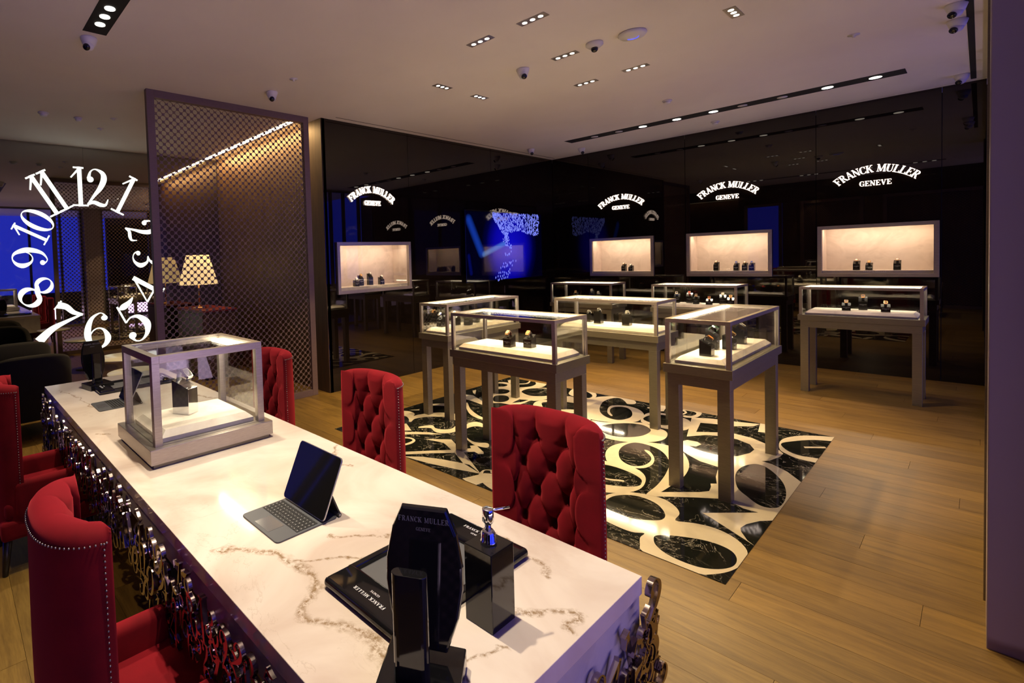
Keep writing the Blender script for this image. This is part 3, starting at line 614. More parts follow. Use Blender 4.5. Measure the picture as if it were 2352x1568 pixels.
("w",1,[(-3.092,3.74),(-3.167,3.854),(-3.188,3.951),(-3.156,4.011),(-3.073,4.005),(-2.969,3.938),(-3.069,3.913),(-3.102,3.842),(-3.083,3.749),(-2.987,3.631),(-2.884,3.567),(-2.808,3.562),(-2.727,3.612),(-2.668,3.532),(-2.748,3.497),(-2.848,3.522),(-2.978,3.606)]),
("w",1,[(-3.833,5.189),(-3.874,5.321),(-3.934,5.414),(-3.911,5.521),(-3.807,5.532),(-3.715,5.456),(-3.642,5.338),(-3.561,5.383),(-3.455,5.22),(-3.331,5.142),(-3.202,5.222),(-3.124,5.286),(-3.09,5.228),(-3.146,5.055),(-3.195,5.022),(-3.19,4.886),(-3.221,4.757),(-3.373,4.719),(-3.463,4.673),(-3.654,4.917)]),
("b",1,[(-3.919,5.394),(-3.877,5.453),(-3.791,5.449),(-3.76,5.364),(-3.82,5.295)]),
("b",1,[(-3.761,5.135),(-3.706,5.229),(-3.624,5.234),(-3.571,5.167),(-3.567,5.067),(-3.66,4.996)]),
("b",1,[(-3.588,4.897),(-3.543,4.995),(-3.463,4.989),(-3.382,4.88),(-3.38,4.763),(-3.467,4.72)]),
("b",0,[(-3.289,4.805),(-3.308,4.977),(-3.224,5.031),(-3.231,4.896)]),
("w",1,[(-3.482,5.251),(-3.553,5.391),(-3.505,5.515),(-3.319,5.641),(-3.151,5.536),(-3.104,5.331),(-3.233,5.197),(-3.357,5.145)]),
("b",1,[(-3.478,5.284),(-3.49,5.451),(-3.406,5.559),(-3.296,5.602),(-3.174,5.514),(-3.157,5.363),(-3.218,5.249),(-3.33,5.198)]),
("w",0,[(-3.912,5.635),(-3.908,5.743),(-3.865,5.679),(-3.84,5.601),(-3.768,5.535),(-3.833,5.54)]),
("w",1,[(-3.774,5.901),(-3.682,5.801),(-3.635,5.659),(-3.694,5.565),(-3.712,5.594),(-3.664,5.664),(-3.696,5.788)]),
("w",1,[(-3.625,5.833),(-3.507,5.876),(-3.429,5.723),(-3.43,5.598),(-3.504,5.473),(-3.601,5.364),(-3.602,5.425),(-3.534,5.562),(-3.548,5.708)]),
("w",1,[(-3.08,4.893),(-3.126,5.023),(-3.101,5.15),(-2.974,5.22),(-2.951,5.181),(-3.06,5.062),(-3.014,4.958),(-2.918,4.861),(-2.787,4.889),(-2.761,4.842),(-2.914,4.782),(-2.99,4.8)]),
("w",1,[(-3.054,5.6),(-3.112,5.806),(-3.072,5.885),(-2.968,5.882),(-2.866,5.834),(-2.783,5.718),(-2.748,5.591),(-2.765,5.497),(-2.887,5.485),(-2.98,5.515)]),
("b",1,[(-3.052,5.704),(-3.064,5.78),(-2.979,5.814),(-2.842,5.717),(-2.788,5.617),(-2.799,5.543),(-2.906,5.563),(-2.989,5.616)]),
("w",0,[(-3.06,5.373),(-2.974,5.482),(-2.815,5.449),(-2.729,5.282),(-2.974,5.22)]),
("w",0,[(-2.807,4.924),(-2.73,5.008),(-2.625,5.078),(-2.514,5.032),(-2.378,4.755),(-2.612,4.936),(-2.755,4.831)])]
def smooth2(pts, n=4):
    out = []; m = len(pts)
    for i in range(m):
        p0, p1, p2, p3 = pts[i-1], pts[i], pts[(i+1) % m], pts[(i+2) % m]
        for k in range(n):
            t = k/n; out.append(tuple(0.5*(2*p1[d]+(p2[d]-p0[d])*t+(2*p0[d]-5*p1[d]+4*p2[d]-p3[d])*t*t+(3*p1[d]-p0[d]-3*p2[d]+p3[d])*t**3) for d in (0, 1)))
    return out
for ch, fx, fy, hx, hy, wf in (('6', -1.92, 3.02, -2.42, 3.10, 1.0), ('9', -2.02, 3.42, -2.58, 3.62, 1.0), ('3', -2.06, 3.95, -2.58, 4.02, .9), ('2', -2.10, 4.32, -2.62, 4.42, .8)):
    vx, vy = hx-fx, hy-fy; polys = [clip([(fx+(a-.3)*vy*wf+b_*vx, fy-(a-.3)*vx*wf+b_*vy) for a, b_ in p]) for p in glyph_quads(DIG[ch])]
    mk('numeral_inlay', extrude([p for p in polys if len(p) > 2], lambda p: (p[0], p[1], .0029), lambda p: (p[0], p[1], .00315)), M_IWHITE, inl)
for i, (cl_, sm_, pts) in enumerate(INLAY):        # stone pieces: white numerals and the black fields inside them
    q = clip(smooth2(pts) if sm_ else pts)
    if len(q) < 3: continue
    ar = sum(q[k-1][0]*q[k][1]-q[k][0]*q[k-1][1] for k in range(len(q)))
    if ar < 0: q = q[::-1]
    zt = .0032+i*.00003
    mk('numeral_inlay' if cl_ == 'w' else 'black_field', MB().prism(q, lambda p: (p[0], p[1], .0029), lambda p: (p[0], p[1], zt)), M_IWHITE if cl_ == 'w' else M_IBLACK, inl)

# ------------------------------------------------------------------ free-standing glass showcases
def showcase(x0, x1, y0, y1, label, group='free-standing glass showcases', flip=False):
    w_, d = x1-x0, y1-y0; t = empty('glass_showcase', (x0, y0, 0), 0, label=label, cat='showcase', group=group)
    for ax, ay in ((0, 0), (1, 0), (1, 1), (0, 1)):
        lx = .02 if ax == 0 else w_-.09; ly = .02 if ay == 0 else d-.09
        mk('leg', MB().box(lx, lx+.07, ly, ly+.07, 0, .725), M_CHAMP, t, bev=.002)
    mk('apron', MB().box(.02, w_-.02, .02, .05, .725, .80).box(.02, w_-.02, d-.05, d-.02, .725, .80).box(.02, .05, .05, d-.05, .725, .80).box(w_-.05, w_-.02, .05, d-.05, .725, .80), M_CHAMP, t, bev=.001)
    mk('table_top', MB().box(0, w_, 0, d, .803, .865), M_CHAMP, t, bev=.002)
    i0, i1, j0, j1 = .012, w_-.012, .012, d-.012; pw = .026; zt = 1.175
    for a, b_ in ((i0, j0), (i1-pw, j0), (i1-pw, j1-pw), (i0, j1-pw)):
        mk('post', MB().box(a, a+pw, b_, b_+pw, .865, zt-pw), M_FRAME, t)
    mk('top_rail', MB().box(i0, i1, j0, j0+pw, zt-pw, zt).box(i0, i1, j1-pw, j1, zt-pw, zt).box(i0, i0+pw, j0+pw, j1-pw, zt-pw, zt).box(i1-pw, i1, j0+pw, j1-pw, zt-pw, zt), M_FRAME, t, bev=.001)
    for q in ((i0+pw, i1-pw, j0+.008, j0+.014, .866, zt-pw), (i0+pw, i1-pw, j1-.014, j1-.008, .866, zt-pw), (i0+.008, i0+.014, j0+pw, j1-pw, .866, zt-pw),
              (i1-.014, i1-.008, j0+pw, j1-pw, .866, zt-pw), (i0+pw, i1-pw, j0+pw, j1-pw, zt-.008, zt-.002)):
        mk('pane', MB().box(*q), M_GLASS, t)
    m = .055; h = .048; e = .03
    vs = [(m, m, .866), (w_-m, m, .866), (w_-m, d-m, .866), (m, d-m, .866), (m, m, .885), (w_-m, m, .885), (w_-m, d-m, .885), (m, d-m, .885),
          (m+e, m+e, .866+h), (w_-m-e, m+e, .866+h), (w_-m-e, d-m-e, .866+h), (m+e, d-m-e, .866+h)]
    st_ = MB().add(vs, [(0, 1, 5, 4), (1, 2, 6, 5), (2, 3, 7, 6), (3, 0, 4, 7), (4, 5, 9, 8), (5, 6, 10, 9), (6, 7, 11, 10), (7, 4, 8, 11), (8, 9, 10, 11), (3, 2, 1, 0)])
    mk('display_stage', st_, M_STAGE, t)
    if w_ >= d:
        led = MB().box(i0+pw, i1-pw, j1-pw-.034, j1-pw, zt-.022, zt-.010)
        area('showcase_lamp', (w_/2, j1-pw-.03, zt-.026), (math.radians(-18), 0, 0), w_-.1, .015, L_CASE*w_, WARMW, t)
    else:
        led = MB().box(i0+pw, i0+pw+.034, j0+pw, j1-pw, zt-.022, zt-.010)
        area('showcase_lamp', (i0+pw+.03, d/2, zt-.03), (0, math.radians(-18), 0), .015, d-.1, L_CASE*d, WARMW, t)
    mk('light_strip', led, M_LED, t, label='glowing light strip')
    return t
STG = .866+.048
CASES = {
 'c1': (-2.850, -1.880, 3.285, 3.770, 'wide glass showcase on the inlay, directly behind the nearest red chair'),
 'c2': (-3.735, -3.335, 3.822, 5.080, 'long glass showcase on the inlay, nearest the left glass wall'),
 'c3': (-2.860, -1.840, 4.950, 5.435, 'wide glass showcase at the far edge of the marble inlay'),
 'c4': (-1.392, -.990, 3.820, 5.068, 'long glass showcase with purple-lit side, standing alone on the right of the inlay'),
 'c5': (-4.380, -3.400, 7.500, 8.000, 'far glass showcase at the back wall, leftmost, nearest the television'),
 'c6': (-2.860, -1.870, 7.440, 7.940, 'far glass showcase at the back wall below the middle lit niche'),
 'c7': (-1.310, -.345, 7.420, 7.930, 'glass showcase at the back wall below the rightmost niche')}
for k, v in CASES.items(): showcase(*v)

# ------------------------------------------------------------------ lit wall niches and lit signs
def niche(loc, rotz, w_, label):
    t = empty('wall_display_case', loc, rotz, label=label, cat='display case', group='lit display niches in the glass walls')
    h = NZ1-NZ0; f = .045; D = .30; dy = -.03
    mk('frame', MB().box(0, w_, dy, .01, 0, f).box(0, w_, dy, .01, h-f, h).box(0, f, dy, .01, f, h-f).box(w_-f, w_, dy, .01, f, h-f), M_FRAME, t, bev=.002)
    vs = [(f, 0, f), (w_-f, 0, f), (w_-f, D, f), (f, D, f), (f, 0, h-.012), (w_-f, 0, h-.012), (w_-f, D, h-.012), (f, D, h-.012)]
    mk('lining', MB().add(vs, [(3, 2, 6, 7), (0, 3, 7, 4), (2, 1, 5, 6), (4, 7, 6, 5)]), M_NICHE, t)
    mk('display_shelf', MB().box(f, w_-f, .004, D-.002, f-.02, f+.035), M_STAGE, t)
    mk('pane', MB().box(f, w_-f, -.004, .001, f, h-f), M_GLASS, t)
    mk('light_strip', MB().box(f+.03, w_-f-.03, .014, .028, h-.028, h-.014), M_LED, t)
    area('niche_lamp', (w_/2, .05, h-.035), (math.radians(22), 0, 0), w_-.2, .02, L_NICHE, PINK, t)
    mk('lettering', text_mb('FRANCK MULLER', .02), M_PRINT, t, (w_/2, -.005, f+.012))
    return t
def text_mb(txt, h, th=.0006): return extrude(text_polys(txt, h, False), lambda p: (p[0], 0, p[1]), lambda p: (p[0], -th, p[1]))
niche((-4.42, YB, NZ0), 0, 1.053, 'lit wall niche with two black stands on the back wall, nearest the corner')
niche((-2.897, YB, NZ0), 0, 1.052, 'lit wall niche with four black stands, middle of the back wall')
niche((-1.371, YB, NZ0), 0, 1.062, 'lit wall niche with three black stands, rightmost on the back wall')
niche((XL, 3.81, NZ0), PI/2, 1.297, 'lit wall niche on the left glass wall, left of the television')
letter_cache = {}
def sign(loc, rotz, label, sx=1.0):
    t = empty('lit_wall_sign', loc, rotz, label=label, cat='sign', group='lit shop name signs above the niches')
    h = .088; Rr = .475; txt = 'FRANCK MULLER'
    wds = [(.40 if ch == ' ' else LW[ch]+.06)*h for ch in txt]; tot = sum(wds); x = -tot/2; k = .665/tot
    for ch, wd in zip(txt, wds):
        if ch != ' ':
            a = -(x+wd/2)*k*1.10/Rr
            if ('b', ch) not in letter_cache:
                me = glyph_mb(LET[ch], h, .012, M2=lambda p, c_=ch: (p[0]-LW[c_]*h/2, p[1])).mesh('letter'); me.materials.append(M_SIGN); letter_cache['b', ch] = me
            o = link(bpy.data.objects.new('letter', letter_cache['b', ch]), t, (-math.sin(a)*Rr*sx, -.008, math.cos(a)*Rr-Rr)); o.rotation_euler = (0, -a, 0)
        x += wd
    h = .062; wds = [(LW[ch]+.06)*h for ch in 'GENEVE']; x = -sum(wds)/2
    for ch, wd in zip('GENEVE', wds):
        if ('s', ch) not in letter_cache:
            me = glyph_mb(LET[ch], h, .012).mesh('letter'); me.materials.append(M_SIGN); letter_cache['s', ch] = me
        link(bpy.data.objects.new('letter', letter_cache['s', ch]), t, (x, -.008, -.165)); x += wd
    return t
sign((-3.878, YB, 2.520), 0, 'lit arched shop name sign nearest the corner of the back wall')
sign((-2.362, YB, 2.520), 0, 'lit arched shop name sign in the middle of the back wall')
sign((-.832, YB, 2.515), 0, 'lit arched shop name sign rightmost on the back wall')
sign((XL, 4.437, 2.525), PI/2, 'lit arched shop name sign on the left glass wall', 1.08)

# ------------------------------------------------------------------ television
tv = empty('television', (XL, 7.375, 1.795), PI/2, label='black wall television showing a deep blue film of falling pearls', cat='television')
mk('housing', MB().box(-1.085, 1.085, -.05, -.012, -.575, .575), M_BLACK, tv, bev=.004)
mk('picture', MB().box(-1.065, 1.065, -.0515, -.0500, -.555, .555), M_TV, tv, label='deep blue moving picture with a pale hand')
dr = MB()
def drop(x, z, rx, rz, an):
    ca, sa = math.cos(an), math.sin(an)
    pts = [(x+rx*math.cos(k*PI/3)*ca-rz*math.sin(k*PI/3)*sa, z+rx*math.cos(k*PI/3)*sa+rz*math.sin(k*PI/3)*ca) for k in range(6)]
    dr.add([(p[0], -.0522, p[1]) for p in pts], [(0, 1, 2, 3, 4, 5)])
for i in range(900):
    x = random.uniform(-.38, .99); t_ = (x+.38)/1.37
    lo = .50-.30*min(1, max(0, (t_+.02)/.26))-.04*math.sin(t_*9)+(0.02 if t_ > .3 else 0)
    z = random.uniform(lo, .55)
    drop(x, z, .009, .016, random.uniform(-.6, .6))
for i in range(60): drop(random.gauss(-.01, .035), random.uniform(.0, .22), .010, .018, random.uniform(-1, 1))
for cx_, cz_, n_ in ((.10, -.02, 8), (.03, -.13, 8)):
    for i in range(n_): drop(cx_+random.gauss(0, .04), cz_+random.gauss(0, .02), .014, .02, random.random())
for cx_, cz_ in ((.05, -.28), (-.03, -.34), (-.08, -.43), (-.10, -.49), (-.16, -.53)):
    for i in range(7): drop(cx_+(i-3)*.055+random.gauss(0, .01), cz_+random.gauss(0, .012)+(i-3)*.006, .012, .022, random.uniform(-.4, .4))
o = mk('pearls', dr, M_DROP, tv); tag(o, kind='stuff')

# ------------------------------------------------------------------ lit clock numerals on the mirror
ck = empty('lit_clock_dial', (-8.2, 1.70, 1.79), PI/2, label='large lit clock numerals arranged as a barrel-shaped dial on the mirror wall', cat='clock')
CLK = [('12', 1.690, 2.835, 0, .56, 1.0), ('1', 2.175, 2.745, -27, .60, .9), ('2', 2.37, 2.235, -65, .44, 1.1), ('3', 2.44, 1.775, -90, .43, 1.15), ('4', 2.40, 1.30, 58, .50, 1.1),
       ('5', 2.21, .83, 25, .66, 1.1), ('6', 1.70, .735, 0, .54, 1.15), ('7', 1.20, .875, -38, .62, 1.1), ('8', .965, 1.36, -45, .47, 1.15), ('9', .905, 1.825, 92, .42, 1.15), ('10', .985, 2.275, 62, .44, .95), ('11', 1.175, 2.725, 30, .60, .9)]
for s_, cy_, cz_, an, h, wf in CLK:
    polys = []; adv = {'1': .34, '0': .60, '2': .60}
    if s_ == '12': adv = {'1': .30, '2': .46}
    if s_ == '11': adv = {'1': .27}
    tw = sum(adv.get(c_, .6) for c_ in s_); x = -tw/2
    for c_ in s_:
        gc_ = {'1': .30, '0': .30}.get(c_, .30)
        for p in glyph_quads(DIG[c_]): polys.append([((px-gc_+x+adv.get(c_, .6)/2)*h*wf, (py-.5)*h) for px, py in p])
        x += adv.get(c_, .6)
    a = math.radians(an); ca, sa = math.cos(a), math.sin(a)
    polys = [[(px*ca-py*sa+cy_-1.70, px*sa+py*ca+cz_-1.79) for px, py in p] for p in polys]
    mk('clock_numeral', extrude(polys, lambda p: (p[0], -.001, p[1]), lambda p: (p[0], -.012, p[1])), M_CLOCK, ck)

# =================================================================== marble table with numeral apron
TX0, TX1, TY0, TY1, TZ = -4.535, -.583, .548, 1.436, .76
tb = empty('marble_table', (0, 0, 0), 0, label='long white marble consultation table edged with a curtain of metal numerals', cat='table')
mk('table_top', MB().box(TX0, TX1, TY0, TY1, TZ-.05, TZ), M_TABLE, tb, bev=.0015)
M_ENDM = cream('table_side_marble', (0.50, 0.46, 0.47), (0.36, 0.32, 0.34), 3, .25)
mk('end_panel', MB().box(TX1-.045, TX1-.003, TY0+.012, TY1-.012, .42, TZ-.0505), M_ENDM, tb)
mk('end_panel', MB().box(TX0+.003, TX0+.045, TY0+.012, TY1-.012, .42, TZ-.0505), M_ENDM, tb)
mk('side_panel', MB().box(TX0+.046, TX1-.046, TY0+.012, TY0+.05, .62, TZ-.0505).box(TX0+.046, TX1-.046, TY1-.05, TY1-.012, .62, TZ-.0505), M_ENDM, tb)
for a_, b_ in ((-4.38, -4.28), (-2.70, -2.55), (-.95, -.85)): mk('support', MB().box(a_, b_, TY0+.15, TY1-.15, 0, .71), M_BLACKM, tb)
dm = {}
for ch in DIG:
    me = glyph_mb(DIG[ch], 1.0, .13, M2=lambda p: (p[0]-.3, p[1]-.5)).mesh('apron_numeral'); me.materials.append(M_NUM); dm[ch] = me
rnd = random.Random(11)
def apron(ch, u, z, s, side):
    o = link(bpy.data.objects.new('apron_numeral', dm[ch]), tb)
    th = rnd.uniform(.0, .025)
    if side == 'y0': o.location = (u, TY0-.004-th, z); o.rotation_euler = (0, rnd.uniform(-.6, .6), 0)
    elif side == 'x1': o.location = (TX1+.004+th, u, z); o.rotation_euler = Euler((0, rnd.uniform(-.6, .6), 0)).to_matrix().to_euler(); o.rotation_euler = (Matrix.Rotation(PI/2, 3, 'Z') @ Matrix.Rotation(rnd.uniform(-.6, .6), 3, 'Y')).to_euler()
    o.scale = (s*rnd.choice((1, 1, 1.15)), s*.9, s)
extra = MB()
def apron_extra(u, z, s, side):
    ch = rnd.choice('0123456789'); th = rnd.uniform(.002, .02)
    q = glyph_mb(DIG[ch], 1.0, .13, M2=lambda p: (p[0]-.3, p[1]-.5)); Rm = Matrix.Rotation(rnd.uniform(-.7, .7), 4, 'Y') @ Matrix.Scale(s, 4)
    if side == 'y0': M_ = Matrix.Translation((u, TY0-th, z)) @ Rm
    else: M_ = Matrix.Translation((TX1+th, u, z)) @ Matrix.Rotation(PI/2, 4, 'Z') @ Rm
    extra.merge(q, M_)
n_ap = 0; x = TX0+.04; col = 0
while x < TX1-.02:
    de = min(x-TX0, TX1-x); low = .47 if de > .55 else .47-.47*((.55-de)/.55)**.8
    z = .668-(.03 if col % 2 else 0)
    while z > max(low, .05) and n_ap < 222:
        s = rnd.uniform(.085, .135); apron(rnd.choice('0123456789'), x+rnd.uniform(-.015, .015), z+rnd.uniform(-.01, .01), s, 'y0'); z -= s*.74; n_ap += 1
        if rnd.random() < .55: apron_extra(x+.036, z+.03, rnd.uniform(.07, .10), 'y0')
    x += .072; col += 1
y = TY0+.03; n2 = 0
while y < TY1+.04:
    f = abs((y-(TY0+TY1)/2)/((TY1-TY0)/2)); top = .585+.10*f**2; low = .30-.28*f**1.5
    z = top
    while z > max(low, .05) and n2 < 76:
        s = rnd.uniform(.09, .14); apron(rnd.choice('0123456789'), y+rnd.uniform(-.015, .015), z+rnd.uniform(-.012, .012), s, 'x1'); z -= s*.78; n2 += 1
        for _ in range(2): apron_extra(y+rnd.uniform(-.04, .04), z+rnd.uniform(.0, .07), rnd.uniform(.08, .13), 'x1')
    y += .080
o = mk('apron_filling', extra, M_NUM, tb); tag(o, kind='stuff')

# =================================================================== red tufted chairs
def chair_back():
    NU, NV = 104, 96; T0 = .078; ztop = 1.035; zb = .26; mb = MB(); vs = []; fs = []
    W2 = .225; D_ = .145
    def P(t):
        a = PI*(1-t); c_, s_ = math.cos(a), math.sin(a)
        x = W2*(abs(c_)**.80)*(1 if c_ > 0 else -1); y_ = D_-D_*abs(s_)**.95
        return Vector((x, y_))
    pts = [P(i/NU) for i in range(NU+1)]
    ln = [0]
    for i in range(NU): ln.append(ln[-1]+(pts[i+1]-pts[i]).length)
    L_ = ln[-1]; tt = []
    for k in range(NU+1):                       # even spacing along the arc
        target = L_*k/NU; i = max(j for j in range(NU+1) if ln[j] <= target+1e-9); i = min(i, NU-1)
        f = (target-ln[i])/max(ln[i+1]-ln[i], 1e-9); tt.append(pts[i].lerp(pts[i+1], f))
    pts = tt; du = .150; dv_ = .22
    nr = 8; rows = NV*2+nr+1
    for i in range(NU+1):
        p = pts[i]; tg = (pts[min(i+1, NU)]-pts[max(i-1, 0)]).normalized(); nin = Vector((-tg.y, tg.x))
        if nin.dot(Vector((0, .35))-p) < 0: nin = -nin
        u = (i/NU-.5)*L_; e = abs(2*i/NU-1)
        T = T0*math.sqrt(max(0.0, 1-(max(0, e-.93)/.07)**2))+.006
        zt = ztop-.012*e**4
        for j in range(rows):
            if j <= NV: z = zb+(zt-.035-zb)*j/NV; off = -.004*math.sin(PI*j/NV); inner = False; q = 0
            elif j <= NV+nr: a = PI*(j-NV)/nr; off = T/2*(1-math.cos(a)); z = zt-.035+.035*math.sin(a); inner = False
            else: z = zt-.035-(zt-.035-zb)*(j-NV-nr)/NV; off = T; inner = True
            if inner or (j > NV+nr//2):
                vtop = ztop-.110; v = (z-vtop)/dv_
                uu = u/du+.5
                if v > 0:   # pleats running up over the top edge
                    d1 = abs(((uu+.5) % 1)-.5); pil = math.sin(PI*d1)**.45; but = math.exp(-((d1*du)**2+(z-vtop)**2)/.018**2)
                else:
                    a_ = uu+v; b_ = uu-v
                    da = abs(((a_+.5) % 1)-.5); db = abs(((b_+.5) % 1)-.5)
                    pil = (math.sin(PI*da)*math.sin(PI*db))**.42; ra, rb = round(a_), round(b_)
                    bu, bv = ((ra+rb)/2-.5)*du, vtop+(ra-rb)/2*dv_; but = math.exp(-((u-bu)**2+(z-bv)**2)/.023**2)
                fade = min(1, (1-e)/.05) if inner else min(1, (1-e)/.05)*(j-NV-nr/2)/(nr/2)
                dep = (.031*pil-.036*but-.014)*fade
                if inner: off += dep
                else: off += dep*.6
            pp = p+nin*off; vs.append((pp.x, pp.y, z))
    for i in range(NU):
        for j in range(rows-1): a = i*rows+j; fs.append((a, a+1, a+rows+1, a+rows))
    for i in (0, NU): fs.append(tuple(i*rows+j for j in range(rows)) if i else tuple(i*rows+j for j in range(rows-1, -1, -1)))
    mb.add(vs, fs, True); return mb, pts
CB, CPTS = chair_back()
def cushion(x0, x1, y0, y1, z0, z1, r, n=5):
    """box with well rounded edges"""
    mb = MB(); vs = []; fs = []; m = 4*(n+1); prof = []
    for k in range(n+1): a = PI/2*k/n; prof.append((r*(1-math.cos(a)) if False else r*math.sin(a), z0+r*(1-math.cos(a))))
    for k in range(n+1): a = PI/2*k/n; prof.append((r*math.cos(a), z1-r*(1-math.sin(a))))
    for ex, z in prof:
        for c_, (sx, sy) in enumerate(((1, 1), (-1, 1), (-1, -1), (1, -1))):
            for k in range(n+1):
                a = PI/2*(c_+k/n); cx_ = (x1-r) if sx > 0 else (x0+r); cy_ = (y1-r) if sy > 0 else (y0+r)
                vs.append((cx_+ex*math.cos(a), cy_+ex*math.sin(a), z))
    for i in range(len(prof)-1):
        for k in range(m): fs.append((i*m+k, i*m+(k+1) % m, (i+1)*m+(k+1) % m, (i+1)*m+k))
    fs.append(tuple(range(m-1, -1, -1))); fs.append(tuple((len(prof)-1)*m+k for k in range(m)))
    return mb.add(vs, fs, True)
ch0 = empty('tufted_chair', (0, 0, 0), 0, cat='chair', group='red velvet chairs round the marble table')
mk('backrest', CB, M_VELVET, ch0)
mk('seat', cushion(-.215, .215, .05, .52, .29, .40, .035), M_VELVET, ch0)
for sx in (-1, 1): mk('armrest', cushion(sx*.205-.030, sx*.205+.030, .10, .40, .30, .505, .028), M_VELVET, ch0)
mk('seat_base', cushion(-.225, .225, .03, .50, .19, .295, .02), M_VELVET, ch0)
for sx in (-1, 1):
    for y_, sp_ in ((.06, -.02), (.46, .02)):
        mk('leg', MB().tube([(sx*.19, y_, .20), (sx*.195, y_+sp_, 0)], [.024, .014], 8), M_LEG, ch0)
nb = MB()
for k, p in enumerate((CPTS[1], CPTS[-2])):
    sx = -1 if p.x < 0 else 1
    for i in range(46): nb.ball((p.x+sx*.003, p.y-.012, .355+i*.0142), .0031, 6, 4)
for i in range(2, len(CPTS)-2, 2):
    p = CPTS[i]; tg = (CPTS[i+1]-CPTS[i-1]).normalized(); no = Vector((-tg.y, tg.x))
    if no.dot(Vector((0, .35))-p) > 0: no = -no
    nb.ball((p.x+no.x*.003, p.y+no.y*.003, .995), .0031, 6, 4)
o = mk('nailhead_trim', nb, simple('nailhead_metal', (.30, .25, .24), .3, .9), ch0); tag(o, kind='stuff')
CH = [((-1.055, 1.868), PI, 'red tufted velvet chair behind the table, nearest, in front of the inlay'),
      ((-2.085, 1.868), PI, 'red tufted velvet chair behind the table, second from the near end'),
      ((-3.175, 1.868), PI, 'red tufted velvet chair behind the table, farthest, partly behind the glass case'),
      ((-1.545, .135), 0, 'red velvet chair on the camera side of the table, nearest, seen from its back'),
      ((-3.530, .135), 0, 'red velvet chair on the camera side of the table, farther one at the left edge')]
for i, ((x, y), rz, lb) in enumerate(CH):
    o = ch0 if i == 0 else copy_tree(ch0)
    o.location = (x, y, 0); o.rotation_euler = (0, 0, rz); o['label'] = lb

# =================================================================== things on the table
# glass display case
gx0, gx1, gy0, gy1 = -2.822, -2.278, .654, 1.256
gc = empty('table_glass_case', (gx0, gy0, TZ), 0, label='square glass display case on the marble table holding one watch', cat='display case')
w_, d = gx1-gx0, gy1-gy0; g = .016; p_ = .034; H_ = .492
mk('plinth', MB().box(g, w_-g, g, d-g, 0, .02), M_CHAMP, gc)
mk('base', MB().box(0, w_, 0, d, .0205, .088), M_FRAME, gc, bev=.002)
q0 = .03; a0, a1, b0, b1 = q0, w_-q0, q0, d-q0
for a, b_ in ((a0, b0), (a1-p_, b0), (a1-p_, b1-p_), (a0, b1-p_)): mk('post', MB().box(a, a+p_, b_, b_+p_, .088, H_-p_), M_FRAME, gc, bev=.001)
mk('top_rail', MB().box(a0, a1, b0, b0+p_, H_-p_, H_).box(a0, a1, b1-p_, b1, H_-p_, H_).box(a0, a0+p_, b0+p_, b1-p_, H_-p_, H_).box(a1-p_, a1, b0+p_, b1-p_, H_-p_, H_), M_FRAME, gc, bev=.001)
for q in ((a0+p_, a1-p_, b0+.006, b0+.012, .088, H_-p_), (a0+p_, a1-p_, b1-.012, b1-.006, .088, H_-p_), (a0+.006, a0+.012, b0+p_, b1-p_, .088, H_-p_),
          (a1-.012, a1-.006, b0+p_, b1-p_, .088, H_-p_), (a0+p_, a1-p_, b0+p_, b1-p_, H_-.010, H_-.004)): mk('pane', MB().box(*q), M_GLASS, gc)
m = .07; e = .03
vs = [(m, m, .089), (w_-m, m, .089), (w_-m, d-m, .089), (m, d-m, .089), (m, m, .108), (w_-m, m, .108), (w_-m, d-m, .108), (m, d-m, .108), (m+e, m+e, .135), (w_-m-e, m+e, .135), (w_-m-e, d-m-e, .135), (m+e, d-m-e, .135)]
mk('display_stage', MB().add(vs, [(0, 1, 5, 4), (1, 2, 6, 5), (2, 3, 7, 6), (3, 0, 4, 7), (4, 5, 9, 8), (5, 6, 10, 9), (6, 7, 11, 10), (7, 4, 8, 11), (8, 9, 10, 11), (3, 2, 1, 0)]), M_STAGE, gc)
mk('light_strip', MB().box(a0+p_, a1-p_, b1-p_-.040, b1-p_, H_-p_-.002, H_-p_+.010), M_LED, gc, label='glowing light strip')
area('case_lamp', (w_/2, b1-p_-.03, H_-p_-.01), (math.radians(-15), 0, 0), .4, .015, 2.0, WARMW, gc)

